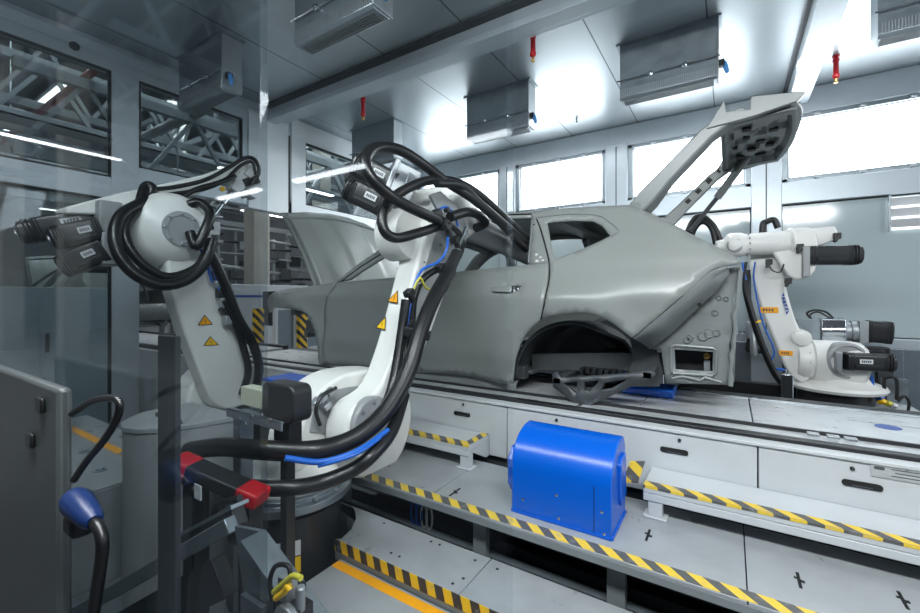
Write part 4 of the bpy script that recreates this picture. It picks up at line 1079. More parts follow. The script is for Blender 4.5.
def warn(parent, A, B, Cc, nrm, col):
    """triangular warning sticker with a black border and a small flash sign"""
    A, B, Cc = Vector(A), Vector(B), Vector(Cc); n = Vector(nrm).normalized(); g = (A + B + Cc) / 3
    m = MB().use(M['seam'])
    def tri(k, h):
        P = [g + (p - g) * k + n * h for p in (A, B, Cc)]; m.face([m._v(p) for p in P])
        Q = [g + (p - g) * k for p in (A, B, Cc)]
    tri(1.0, 0.0015); m.use(M[col]); tri(0.80, 0.0022); m.use(M['seam'])
    up = (A - (B + Cc) / 2); sd = (Cc - B)
    z = [g + up * 0.30, g - up * 0.02 - sd * 0.06, g + up * 0.04 + sd * 0.02, g - up * 0.22, g - up * 0.02 + sd * 0.07, g - up * 0.0 - sd * 0.0]
    m.face([m._v(p + n * 0.0030) for p in (z[0], z[1], z[2])]); m.face([m._v(p + n * 0.0030) for p in (z[2], z[3], z[4])])
    o = m.build('warning_sticker', None, parent, keep=True)
    return lab(o, ('orange' if col == 'orange' else 'yellow') + ' triangular warning sticker')
def pedestal(r, x, y, h=0.50, rad=0.245):
    m = MB(); m.lathe((x, y, 0.0125), (0, 0, 1), [(0, rad + 0.05), (0.03, rad + 0.05), (0.035, rad), (h - 0.05, rad), (h - 0.045, rad - 0.02), (h, rad - 0.02)], 48); o = m.build('pedestal', M['blackpaint'], r, angle=30)
    m = MB(); m.lathe((x, y, 0.0125), (0, 0, 1), [(0, rad + 0.055), (0.022, rad + 0.055)], 48); m.lathe((x, y, 0.075), (0, 0, 1), [(0, rad + 0.012), (0.018, rad + 0.012)], 48); m.build('base_ring', M['cast'], o)
    return o

# ---- middle robot (works on the door) -------------------------------------------------
rb = thing('industrial_robot', 'white robot arm in the middle reaching into the car window, with looping black hoses', 'robot', (-1.90, 1.36, 0.0))
pd_ = pedestal(rb, -1.90, 1.36)
m = MB().use(M['label']); 
for a0, a1, z0, z1, mt in ((-12, 12, 0.30, 0.37, 'label'), (-12, 12, 0.22, 0.295, 'yellow')):
    m.use(M[mt]); m.grid([[(-1.90 + 0.247 * math.cos(R(a)), 1.36 + 0.247 * math.sin(R(a)), z) for a in range(a0 - 38, a1 - 37, 4)] for z in (z0, z1)])
m.build('rating_plate', None, pd_, keep=True)
m = MB(); m.lathe((-1.90, 1.36, 0.505), (0, 0, 1), [(0, 0.30), (0.035, 0.30), (0.04, 0.27), (0.06, 0.27)], 48); m.build('flange', M['galv'], rb, bevel=0.003)
bolts(rb, (-1.90, 1.36, 0.545), (0, 0, 1), 0.275, 14, 0.014)
XA, XB = -1.54, -1.70
yk = [at(u, v, X=-1.78) for u, v in ((285, 470), (292, 428), (305, 400), (324, 381), (348, 371), (385, 370), (402, 392), (404, 425), (390, 460), (360, 476))]
poly = [(p.y, p.z) for p in yk]; poly = sm([p for p in poly] + poly[:1], 4)[:-1]
m = MB(); m.prism(poly, lambda p, h: (h, p[0], p[1]), -1.96, XB - 0.02); m.lathe((-1.90, 1.36, 0.56), (0, 0, 1), [(0, 0.25), (0.05, 0.25), (0.10, 0.20), (0.16, 0.16)], 40)
yo = m.build('shoulder', M['robot'], rb, bevel=0.02, segs=3)
m = MB(); q = at(322, 402, X=-1.74); m.prism([(p[0] * 0.5 + q.y * 0.5, p[1] * 0.42 + q.z * 0.58) for p in poly], lambda p, h: (h, p[0], p[1]), XB - 0.03, XB - 0.012); m.build('shoulder_recess', M['robot_grey'], yo)
wf = [at(u, v, X=XA) for u, v in ((432, 212), (417, 267), (400, 335), (382, 385), (358, 405), (348, 425), (347, 446), (358, 459), (374, 460), (390, 446), (402, 405), (429, 340), (449, 285), (468, 240), (474, 212), (464, 192), (446, 192))]
poly = [(p.y, p.z) for p in wf]; poly = sm(poly + poly[:1], 5)[:-1]
m = MB(); m.prism(poly, lambda p, h: (h, p[0], p[1]), XB, XA); la = m.build('lower_arm', M['robot'], rb, bevel=0.022, segs=4)
# recessed grey web on the wide face, pivot covers
pc = at(372, 424, X=XA + 0.01); m = MB(); m.lathe(pc, (1, 0, 0), [(-0.03, 0.14), (0.0, 0.14), (0.012, 0.13), (0.02, 0.08), (0.022, 0.0)], 36); cvr = m.build('pivot_cover', M['robot_grey'], rb, angle=25)
bolts(cvr, pc + V3(0.012, 0, 0), (1, 0, 0), 0.112, 8, 0.012)
ce = at(452, 218, X=XA)
web = [at(u, v, X=XA + 0.004) for u, v in ((427, 262), (437, 228), (458, 222), (460, 245), (442, 285), (421, 340), (405, 390), (394, 392), (406, 340))]
poly2 = [(p.y, p.z) for p in web]
m = MB(); m.prism(poly2, lambda p, h: (h, p[0], p[1]), XA - 0.01, XA + 0.004); m.build('arm_web', M['robot_grey'], la, bevel=0.004)
for (u, v) in ((424, 262), (431, 272), (440, 245), (428, 300), (447, 262), (438, 285)):
    p = at(u, v, X=XA + 0.004); m = MB(); m.lathe(p, (1, 0, 0), [(0, 0.007), (0.004, 0.006)], 8); m.build('screw', M['chrome'], la)
# elbow dome, plate, gearbox, forearm
J3 = at(447, 214, X=-1.62)
m = MB(); m.lathe((-1.50, J3.y, J3.z), (-1, 0, 0), [(-0.05, 0.13), (-0.03, 0.165), (0.02, 0.185), (0.12, 0.19), (0.30, 0.19), (0.36, 0.17), (0.42, 0.16)], 40); el = m.build('elbow', M['robot'], rb, angle=40)
m = MB(); pl_ = [at(u, v, X=-1.445) for u, v in ((431, 195), (441, 191), (461, 210), (470, 235), (464, 242), (452, 236))]; m.prism([(p.y, p.z) for p in pl_], lambda p, h: (h, p[0], p[1]), -1.47, -1.445); m.build('cover_plate', M['robot_grey'], el, bevel=0.005)
u_ = V3(0.539, 0.766, -0.355).normalized(); E0 = V3(-1.74, J3.y, J3.z + 0.02)
gr = at(528, 255, Y=2.86)
m = MB(); a = E0 + V3(0.10, 0.06, -0.02); dv = (gr - a).normalized()
m.tube([a - dv * 0.15, a, a + dv * 0.08, a + (gr - a) * 0.25, a + (gr - a) * 0.3, gr - dv * 0.02, gr + dv * 0.25], [0.15, 0.16, 0.14, 0.115, 0.10, 0.07, 0.065], 24); fo = m.build('forearm', M['robot_grey'], rb, angle=50)
m = MB(); w0 = gr + dv * 0.25; m.tube([w0, w0 + dv * 0.05, w0 + dv * 0.12], [0.055, 0.06, 0.03], 20); m.bar(w0 + dv * 0.1, w0 + V3(0.1, 0.03, -0.2), 0.05, 0.05); m.build('wrist_tool', M['cast'], fo, bevel=0.004)
bk = -u_
g0 = E0 + bk * 0.14
m = MB(); m.T = Matrix.Translation(at(400, 187, X=-1.72)); 
Fm = Matrix((u_, V3(0, 0, 1).cross(u_).normalized(), u_.cross(V3(0, 0, 1).cross(u_).normalized()))).transposed()
m.box((0, 0, 0), (0.15, 0.20, 0.22), Fm); m.box(Fm @ V3(-0.08, 0, 0), (0.03, 0.22, 0.24), Fm); m.box(Fm @ V3(0.02, 0, -0.02), (0.03, 0.215, 0.19), Fm); m.build('gearbox', M['cast'], rb, bevel=0.006)
for (u, v, X, L) in ((398, 186, -1.70, 0.50), (388, 208, -1.66, 0.42), (372, 171, -1.92, 0.36)):
    p0 = at(u, v, X=X); pe = {398: at(356, 163, X=-1.97), 388: at(347, 188, X=-1.88), 372: at(352, 176, X=-2.15)}[u]
    motor(rb, p0, pe - p0, (pe - p0).length, 0.135, lside=1)
m = MB(); p = at(400, 235, X=-1.70); m.lathe((-1.60, p.y, p.z), (-1, 0, 0), [(0, 0.15), (0.05, 0.16), (0.16, 0.16), (0.18, 0.13)], 32); m.build('elbow_gear', M['robot'], rb)
bolts(rb, (-1.615, p.y, p.z), (1, 0, 0), 0.12, 10, 0.012)
# hoses
hose(rb, HP((443, 222, -1.40), (420, 212, -1.40), (395, 199, -1.42), (374, 181, -1.46), (365, 163, -1.50), (371, 150, -1.52), (386, 147, -1.52), (404, 152, -1.50), (424, 165, -1.46), (444, 180, -1.40), (472, 198, -1.32), (500, 221, -1.25), (526, 244, -1.20)), 0.030, nm='hose')
hose(rb, HP((440, 226, -1.42), (418, 233, -1.42), (396, 238, -1.45), (384, 230, -1.48), (383, 213, -1.50), (392, 199, -1.50), (410, 187, -1.47), (432, 180, -1.43), (455, 182, -1.38), (478, 194, -1.32), (503, 216, -1.26), (528, 240, -1.20)), 0.027)
hose(rb, HP((436, 183, -1.36), (460, 186, -1.34), (480, 203, -1.30), (505, 228, -1.24), (527, 250, -1.18)), 0.024)
hose(rb, HP((450, 217, -1.36), (468, 212, -1.36), (480, 216, -1.36), (485, 223, -1.38), (476, 228, -1.4)), 0.030)
hose(rb, HP((446, 222, -1.36), (458, 232, -1.38), (462, 246, -1.40), (455, 262, -1.42), (440, 268, -1.42), (424, 278, -1.44), (415, 295, -1.46), (412, 320, -1.46), (408, 345, -1.46), (400, 375, -1.45)), 0.020)
hose(rb, HP((450, 270, -1.36), (434, 298, -1.34), (421, 330, -1.32), (408, 372, -1.30), (388, 408, -1.30), (364, 432, -1.32), (338, 445, -1.36), (305, 451, -1.42), (262, 450, -1.56), (225, 447, -1.80), (190, 450, -2.15)), 0.040, n=9)
hose(rb, HP((406, 300, -1.44), (402, 330, -1.44), (396, 370, -1.42), (388, 400, -1.40), (370, 428, -1.40)), 0.026)
hose(rb, HP((404, 395, -1.34), (392, 430, -1.27), (372, 455, -1.26), (352, 470, -1.30), (322, 482, -1.36), (285, 488, -1.42), (240, 486, -1.6), (205, 476, -1.9), (188, 470, -2.15)), 0.030, n=9)
hose(rb, HP((447, 222, -1.37), (447, 248, -1.38), (438, 262, -1.40), (422, 270, -1.42), (413, 290, -1.43), (408, 318, -1.43), (402, 345, -1.42), (397, 372, -1.41), (392, 395, -1.40)), 0.008, 'bluehose', 'air_line')
hose(rb, HP((438, 210, -1.40), (447, 207, -1.39), (455, 216, -1.38), (459, 232, -1.38)), 0.007, 'bluehose', 'air_line')
hose(rb, HP((388, 430, -1.26), (366, 446, -1.27), (345, 456, -1.30), (318, 462, -1.36), (285, 458, -1.42)), 0.012, 'bluehose', 'air_line')
hose(rb, HP((380, 438, -1.25), (360, 452, -1.26), (340, 460, -1.30), (318, 466, -1.36)), 0.008, 'bluehose', 'air_line')
hose(rb, HP((412, 292, -1.42), (420, 278, -1.40), (426, 288, -1.40), (436, 290, -1.40)), 0.006, 'yellow_cable', 'cable')
m = MB(); a, b = HP((457, 253, -1.37), (441, 288, -1.35)); m.cyl(a, b, 0.035, 0.038, 14); m.build('hose_sleeve', M['plastic'], rb)
m = MB(); a, b, c = HP((466, 228, -1.38), (457, 250, -1.37), (455, 256, -1.37)); m.cyl(a, b, 0.014, seg=12); m.cyl(b, c, 0.022, seg=12); m.build('hose_fitting', M['chrome'], rb)
for (u, v, X, s) in ((436, 214, -1.40, .055), (446, 226, -1.37, .05), (455, 240, -1.38, .045), (440, 268, -1.40, .05), (409, 293, -1.43, .045), (410, 325, -1.44, .05), (408, 336, -1.40, .03), (447, 210, -1.38, .03)):
    p = at(u, v, X=X); m = MB(); m.box(p, (s, s * 1.1, s * 0.8), Matrix.Rotation(R(30), 3, 'X')); m.box(p + V3(0.01, 0.01, -0.03), (s * 0.7, s * 0.5, s), Matrix.Rotation(R(20), 3, 'X')); m.build('hose_clamp', M['plastic'], rb, bevel=0.005)
p = at(426, 337, X=-1.31); m = MB(); m.bar(at(404, 331, X=-1.42), at(430, 336, X=-1.30), 0.045, 0.05); m.build('hose_clamp', M['plastic'], rb, bevel=0.006)
m = MB(); 
for (u, v) in ((322, 398), (326, 406), (316, 402), (330, 392)):
    m.box(at(u, v, X=-1.69), (0.04, 0.045, 0.03), Matrix.Rotation(R(35), 3, 'X'))
m.build('cable_plug', M['cast'], yo, bevel=0.004)
m = MB(); hose(rb, HP((336, 388, -1.68), (322, 396, -1.67), (316, 410, -1.67), (320, 425, -1.68)), 0.01, 'plastic', 'cable'); m.bm.free()
# stickers on the narrow face
def yface(u, v):
    """point on the narrow camera-side face of the lower arm, halfway through its thickness"""
    return None
edge_pts = [(p.y, p.z) for p in (at(417, 267, X=XA), at(400, 335, X=XA))]
(e0y, e0z), (e1y, e1z) = edge_pts
ed = V3(0, e1y - e0y, e1z - e0z).normalized(); en = V3(0, ed.z, -ed.y); 
if en.y > 0: en = -en
def facept(u, v):
    o = V3(XA, e0y, e0z) + en * 0.006; r = ray(u, v); c0 = V3(0, 0, CH)
    t = (o - c0).dot(en) / r.dot(en); return c0 + r * t
warn(la, facept(398, 290), facept(387, 301.5), facept(398, 304), en, 'orange')
warn(la, facept(386, 316.5), facept(375.5, 328), facept(385.5, 330.5), en, 'yellow')

# ---- left robot (holds the hood), seen through the cabin pane ------------------------
rl = thing('industrial_robot', 'white robot arm at the left with two warning triangles, holding the raised hood', 'robot', (-3.42, 1.62, 0.0))
pl_ = pedestal(rl, -3.42, 1.62, 0.48)
m = MB(); m.lathe((-3.42, 1.62, 0.49), (0, 0, 1), [(0, 0.30), (0.03, 0.30), (0.035, 0.27), (0.06, 0.26)], 40); m.build('flange', M['galv'], rl)
X1, X2 = -3.10, -3.26
yk = [at(u, v, X=-3.3) for u, v in ((190, 430), (186, 400), (196, 378), (215, 366), (240, 372), (250, 395), (246, 425), (230, 436))]
poly = [(p.y, p.z) for p in yk]; poly = sm(poly + poly[:1], 4)[:-1]
m = MB(); m.prism(poly, lambda p, h: (h, p[0], p[1]), -3.52, X2 - 0.02); m.lathe((-3.42, 1.62, 0.53), (0, 0, 1), [(0, 0.24), (0.06, 0.24), (0.12, 0.18)], 32); m.build('shoulder', M['robot'], rl, bevel=0.02, segs=3)
wf = [at(u, v, X=X1) for u, v in ((166, 262), (172, 290), (184, 330), (196, 362), (206, 388), (216, 406), (236, 410), (248, 398), (250, 378), (244, 350), (230, 312), (214, 275), (204, 250), (186, 240))]
poly = [(p.y, p.z) for p in wf]; poly = sm(poly + poly[:1], 4)[:-1]
m = MB(); m.prism(poly, lambda p, h: (h, p[0], p[1]), X2, X1); ll = m.build('lower_arm', M['robot'], rl, bevel=0.02, segs=3)
for (a, b, c, col) in (((204.5, 314.5), (197.5, 325.5), (213, 324.5), 'orange'), ((210, 336), (203, 346), (219, 345), 'yellow')):
    P3 = [at(u, v, X=X1 + 0.003) for u, v in (a, b, c)]; warn(ll, *P3, (1, 0, 0), col)
je = at(180, 229, X=-3.06)
m = MB(); m.lathe(je, (-1, 0, 0), [(-0.02, 0.11), (0.0, 0.14), (0.02, 0.20), (0.10, 0.25), (0.30, 0.26), (0.42, 0.24), (0.46, 0.20)], 40); el = m.build('elbow', M['robot'], rl, angle=40)
m = MB(); m.lathe(je + V3(0.022, 0, 0), (1, 0, 0), [(-0.01, 0.115), (0.006, 0.115), (0.008, 0.085), (0.003, 0.08)], 32); cvr = m.build('pivot_cover', M['robot_grey'], el); bolts(cvr, je + V3(0.026, 0, 0), (1, 0, 0), 0.10, 8, 0.01)
fa = [at(60, 212, X=-3.42), at(112, 206, X=-3.40), at(150, 199, X=-3.38), at(200, 184, X=-3.36), at(240, 168, X=-3.35)]
m = MB()
for a, b, w0, w1 in zip(fa, fa[1:], (0.16, 0.2, 0.17, 0.12), (0.10, 0.16, 0.14, 0.10)): pass
rows = []
for p, hh in zip(fa, (0.02, 0.07, 0.08, 0.06, 0.05)):
    rows.append([p + V3(x_ * 0.10, 0, z_ * hh) for x_, z_ in ((-1, -1), (-1, 1), (1, 1), (1, -1))])
VV = [[m._v(p) for p in r_] for r_ in rows]
for i in range(len(VV) - 1):
    for j in range(4): m.face([VV[i][j], VV[i][(j + 1) % 4], VV[i + 1][(j + 1) % 4], VV[i + 1][j]])
m.face(VV[0]); m.face(list(reversed(VV[-1])))
m.bar(je + V3(-0.25, 0, 0), at(150, 205, X=-3.38), 0.2, 0.2)
fo = m.build('forearm', M['robot'], rl, bevel=0.012, segs=3)
m = MB(); m.box(at(104, 225, X=-3.36), (0.24, 0.12, 0.28)); m.box(at(108, 250, X=-3.30), (0.2, 0.12, 0.2)); m.build('gearbox', M['robot_grey'], rl, bevel=0.01)
for (p0, pe, wd) in (((98, 219, -3.40), (18, 234, -3.50), .14), ((100, 229, -3.28), (50, 240, -3.32), .14), ((106, 250, -3.26), (60, 268, -3.34), .14)):
    a = at(p0[0], p0[1], X=p0[2]); b = at(pe[0], pe[1], X=pe[2]); motor(rl, a, b - a, (b - a).length, wd, lside=1)
# wrist tool
wt = at(246, 172, X=-3.33)
m = MB(); m.tube([fa[-1] - V3(0, 0.03, 0), wt, wt + V3(0, 0.07, 0.01)], [0.055, 0.06, 0.05], 16); m.build('wrist', M['robot'], rl)
m = MB(); m.box(at(237, 184, X=-3.3), (0.10, 0.09, 0.16), Matrix.Rotation(R(-25), 3, 'X')); m.box(at(252, 190, X=-3.3), (0.10, 0.08, 0.14), Matrix.Rotation(R(-25), 3, 'X')); m.box(at(248, 172, X=-3.27), (0.08, 0.06, 0.10), Matrix.Rotation(R(-25), 3, 'X')); tl = m.build('gripper', M['label'], rl, bevel=0.006)
m = MB(); a, b = at(231, 192, X=-3.28), at(211, 219, X=-3.2); m.cyl(a, a.lerp(b, 0.45), 0.022, seg=12); m.cyl(a.lerp(b, 0.45), b, 0.013, seg=12); m.build('piston_rod', M['chrome'], tl)
m = MB(); m.lathe(at(222, 189, X=-3.26), (1, 0, 0), [(0, .02), (.01, .02)], 10); m.build('valve_cap', M['yellow'], tl)
for (u, v) in ((247, 182), (255, 180), (244, 194)):
    m = MB(); m.box(at(u, v, X=-3.24), (0.05, 0.05, 0.06), Matrix.Rotation(R(30), 3, 'X')); m.build('sensor', M['plastic'], tl, bevel=0.004)
hose(rl, HP((212, 240, -2.98), (205, 262, -2.96), (188, 279, -2.95), (163, 285, -2.95), (138, 276, -2.96), (121, 258, -3.0), (115, 236, -3.05), (121, 216, -3.1), (140, 204, -3.15), (150, 198, -3.2)), 0.036, n=8)
hose(rl, HP((208, 250, -3.0), (196, 268, -3.0), (168, 277, -3.0), (145, 266, -3.0), (130, 248, -3.02), (126, 228, -3.08), (136, 212, -3.12), (148, 204, -3.18)), 0.028, n=8)
hose(rl, HP((146, 218, -3.14), (150, 200, -3.2), (152, 188, -3.22), (146, 186, -3.24), (142, 196, -3.2), (138, 212, -3.16)), 0.03)
hose(rl, HP((148, 190, -3.22), (175, 187, -3.22), (205, 180, -3.2), (228, 168, -3.2), (245, 158, -3.18), (255, 160, -3.18), (259, 172, -3.18), (252, 184, -3.2)), 0.015)
hose(rl, HP((150, 197, -3.22), (178, 193, -3.22), (205, 189, -3.2), (225, 180, -3.2), (240, 166, -3.2), (252, 162, -3.16), (256, 175, -3.16)), 0.013)
hose(rl, HP((170, 205, -3.2), (195, 190, -3.18), (218, 183, -3.18), (235, 176, -3.2)), 0.018)
hose(rl, HP((190, 232, -3.0), (196, 246, -2.96), (206, 228, -2.95), (210, 213, -2.98), (200, 203, -3.05), (188, 205, -3.1)), 0.032)
hose(rl, HP((210, 252, -3.0), (218, 268, -3.0), (228, 292, -3.0), (238, 318, -3.0), (252, 342, -3.0), (259, 366, -3.0), (256, 390, -3.05)), 0.034)
hose(rl, HP((224, 300, -3.02), (236, 325, -3.02), (244, 350, -3.02), (248, 372, -3.02), (242, 394, -3.06)), 0.026)
hose(rl, HP((205, 250, -3.02), (214, 272, -3.02), (222, 298, -3.02), (230, 322, -3.02)), 0.009, 'bluehose', 'air_line')
hose(rl, HP((198, 244, -3.02), (206, 262, -3.02), (212, 282, -3.02)), 0.009, 'bluehose', 'air_line')
hose(rl, HP((206, 256, -3.0), (216, 262, -3.0), (222, 276, -3.0)), 0.014, 'chrome', 'hose_fitting')
m = MB(); pz = [at(u, v, X=-3.0) for u, v in ((188, 242), (197, 232), (208, 244), (197, 252))]; m.prism([(p.y, p.z) for p in pz], lambda p, h: (h, p[0], p[1]), -3.02, -3.0); m.build('bracket_plate', M['label'], rl)
for k in range(7):
    m = MB(); m.box(at(214 + k * 2.2, 266 + k * 9, X=-3.04), (0.06, 0.05, 0.07), Matrix.Rotation(R(20 * (k % 3)), 3, 'X')); m.build('valve_block', M['plastic'] if k % 2 else M['cast'], rl, bevel=0.006)

# ---- far robot (works on the tailgate) -------------------------------------------------
rf = thing('industrial_robot', 'white robot behind the tail of the car, with yellow stickers on its arm', 'robot', (0.78, 4.92, 0.0))
m = MB(); m.lathe((0.78, 4.92, 0.001), (0, 0, 1), [(0, 0.30), (0.04, 0.30), (0.045, 0.26), (0.685, 0.26)], 48); m.build('pedestal', M['blackpaint'], rf, angle=30)
m = MB(); m.lathe((0.78, 4.92, 0.685), (0, 0, 1), [(0, 0.33), (0.025, 0.345), (0.05, 0.33), (0.09, 0.22), (0.12, 0.18)], 48); m.build('turntable', M['robot'], rf, angle=30)
Yf = 4.72
wf = [at(u, v, Y=Yf) for u, v in ((749, 258), (752, 242), (768, 236), (782, 244), (785, 280), (793, 312), (803, 336), (812, 352), (812, 374), (802, 383), (788, 372), (776, 345), (763, 312), (753, 282))]
poly = [(p.x, p.z) for p in wf]; poly = sm(poly + poly[:1], 4)[:-1]
m = MB(); m.prism(poly, lambda p, h: (p[0], h, p[1]), Yf, Yf + 0.17); la = m.build('lower_arm', M['robot'], rf, bevel=0.02, segs=3)
a = at(801, 360, Y=4.80)
m = MB(); m.lathe(a + V3(0, 0.02, 0), (1, 0.12, -0.03), [(-0.04, 0.15), (0.0, 0.17), (0.06, 0.17), (0.07, 0.185), (0.34, 0.19), (0.40, 0.18), (0.43, 0.15)], 36); sh = m.build('shoulder', M['robot'], rf, angle=35)
bolts(sh, a + V3(0.052, 0.02, 0), (-1, 0, 0), 0.155, 12, 0.012, 'robot_grey')
m = MB(); q = at(842, 385, Y=4.85); m.prism([(0.50, 0.74), (1.02, 0.74), (0.98, 0.80), (0.86, 0.95), (0.58, 0.95), (0.52, 0.82)], lambda p, h: (p[0], h, p[1]), 4.78, 5.06); m.build('yoke', M['robot'], rf, bevel=0.02, segs=3)
m = MB(); c = at(846, 361, Y=4.66); m.lathe(at(848, 361, Y=4.70), (0.35, -1, 0), [(-0.1, 0.15), (0.0, 0.15), (0.015, 0.13), (0.0, 0.12), (-0.01, 0.0)], 32); m.build('motor_seat', M['robot_grey'], sh)
p0 = at(843, 361, Y=4.60); pe = at(893, 363, Y=4.72); motor(rf, p0, pe - p0, (pe - p0).length, 0.135, lside=-1)
m = MB(); m.box(at(838, 361, Y=4.62), (0.04, 0.12, 0.16)); m.build('motor_plate', M['cast'], rf, bevel=0.006)
m = MB(); k = at(802, 338, Y=4.685); m.lathe(k, (0, 1, 0), [(0, 0.05), (0.01, 0.07), (0.15, 0.07)], 20); m.build('pin_boss', M['robot'], rf)
# elbow, forearm
eb_ = [at(u, v, Y=4.74) for u, v in ((770, 252), (776, 236), (793, 230), (812, 232), (816, 252), (812, 272), (800, 280), (786, 276))]
poly = [(p.x, p.z) for p in eb_]; poly = sm(poly + poly[:1], 3)[:-1]
m = MB(); m.prism(poly, lambda p, h: (p[0], h, p[1]), 4.60, 4.80); el = m.build('elbow', M['robot'], rf, bevel=0.02, segs=3)
m = MB(); A_, B_ = at(792, 242, Y=4.68), at(740, 245, Y=4.60); d = (B_ - A_)
m.tube([A_, A_ + d * 0.05, A_ + d * 0.1, A_ + d * 0.9, B_], [0.12, 0.125, 0.105, 0.095, 0.09], 28); fo = m.build('forearm', M['robot'], rf, angle=40)
m = MB(); dn = d.normalized(); m.tube([B_ - dn * 0.03, B_, B_ + dn * 0.07, B_ + dn * 0.10, B_ + dn * 0.13, B_ + dn * 0.19], [0.10, 0.112, 0.112, 0.10, 0.06, 0.05], 28); wr = m.build('wrist', M['robot'], fo, angle=30)
m = MB(); c = at(735, 245, Y=4.49); m.lathe(c, (0, 1, 0), [(0, 0.055), (0.01, 0.065), (0.08, 0.068)], 24); m.build('wrist_cover', M['robot_grey'], wr); bolts(fo, B_ - dn * 0.05, -dn, 0.097, 12, 0.01, 'robot_grey')
m = MB(); sl = [at(u, v, Y=4.72) for u, v in ((795, 240), (797, 231), (833, 227.5), (836, 233), (832, 241), (820, 246), (800, 247))]; m.prism([(p.x, p.z) for p in sl], lambda p, h: (p[0], h, p[1]), 4.64, 4.86); m.build('rear_cover', M['robot'], rf, bevel=0.012, segs=3)
p0 = at(806, 256, Y=4.62); pe = at(861, 255, Y=4.70); motor(rf, p0, pe - p0, (pe - p0).length, 0.155, lbl=False)
m = MB(); m.box(at(805, 262, Y=4.62), (0.05, 0.16, 0.26)); m.build('gearbox', M['robot_grey'], rf, bevel=0.008)
for (u, v) in ((837, 236), (800, 247), (788, 281), (769, 262)):
    m = MB(); m.box(at(u, v, Y=4.585), (0.05, 0.05, 0.05)); m.box(at(u, v + 2, Y=4.575) , (0.025, 0.06, 0.07), Matrix.Rotation(R(30), 3, 'Y')); m.build('plug', M['plastic'], rf, bevel=0.005)
hose(rf, [at(u, v, Y=4.57) for u, v in ((768, 262), (772, 270), (780, 272), (784, 264))], 0.006, 'plastic', 'cable')
for (u, v, w_, h_) in ((769, 310, 13, 5), (786, 353, 9, 4)):
    p = at(u, v, Y=Yf - 0.003); s = 4.4 / 422
    m = MB().use(M['orange']); m.box(p, (w_ * s, 0.004, h_ * s)); m.use(M['ink'])
    for k in range(4): m.box(p + V3((k - 1.8) * w_ * s * 0.16, -0.003, 0), (w_ * s * 0.09, 0.002, h_ * s * 0.45))
    lab(m.build('sticker', None, la), 'yellow sticker with a line of small print')
tg_ = [at(u, v, Y=Yf - 0.002) for u, v in ((783.5, 292.5), (789, 311), (786.5, 315), (781, 297))]
m = MB().use(M['tagblue']); m.prism([(p.x, p.z) for p in tg_], lambda p, h: (p[0], Yf - 0.004 + h, p[1]), 0, 0.003); m.use(M['label'])
c0, c1 = (tg_[0] + tg_[3]) / 2, (tg_[1] + tg_[2]) / 2
ax_ = (c1 - c0).normalized(); bx_ = V3(-ax_.z, 0, ax_.x)
def stroke(p, q): m.bar(p + V3(0, -0.004, 0), q + V3(0, -0.004, 0), 0.002, 0.006)
for k in range(4):       # four white capitals running down the tag
    c = c0.lerp(c1, 0.2 + 0.2 * k); a = ax_ * 0.016; b = bx_ * 0.014
    stroke(c - a - b, c - a + b)
    if k == 0: stroke(c - a + b, c + a * 0.6 + b); stroke(c + a - b * .6, c + a + b * .6); stroke(c - a - b, c + a * .6 - b)
    elif k == 1: stroke(c - a + b, c + a + b); stroke(c + a - b, c + a + b)
    else: stroke(c - b * 1.0, c + a + b * .6); stroke(c + a - b, c + a + b * .4)
lab(m.build('maker_tag', None, la), 'slanted blue maker tag with white letters')
hose(rf, [at(u, v, Y=4.62) for u, v in ((747, 270), (746, 290), (752, 315), (762, 345), (774, 372), (786, 388))], 0.028)
hose(rf, [at(u, v, Y=4.60) for u, v in ((746, 262), (744, 285), (750, 308), (757, 330))], 0.012)
hose(rf, [at(u, v, Y=4.62) for u, v in ((755, 262), (754, 280), (762, 320), (774, 350), (770, 362))], 0.007, 'bluehose', 'air_line')
hose(rf, [at(u, v, Y=4.60) for u, v in ((742, 262), (744, 270), (746, 280))], 0.010, 'bluehose', 'air_line')
hose(rf, [at(u, v, Y=4.75) for u, v in ((770, 362), (774, 368), (785, 370))], 0.012, 'bluehose', 'air_line')
for (x0_, y0_, x1_, y1_, x2_, y2_) in ((686, 236, 700, 216, 722, 244), (690, 240, 703, 222, 716, 244), (762, 234, 766, 222, 778, 228)):
    hose(rf, [at(x0_, y0_, Y=4.66), at((x0_ + x1_) / 2 - 1, (y0_ + y1_) / 2 - 4, Y=4.66), at(x1_, y1_, Y=4.66), at((x1_ + x2_) / 2 + 2, (y1_ + y2_) / 2 - 5, Y=4.66), at(x2_, y2_, Y=4.66)], 0.026)
m = MB(); m.lathe(at(754, 340, Y=4.64), (0, -0.1, -1), [(-0.1, 0.02), (0, 0.03), (0.12, 0.03), (0.14, 0.02)], 12); m.build('hose_fitting', M['cast'], rf)
m = MB(); m.tube([at(u, v, Y=4.62) for u, v in ((757, 321), (758, 322.5))], 0.031, 12); m.build('hose_band', M['yellow'], rf)

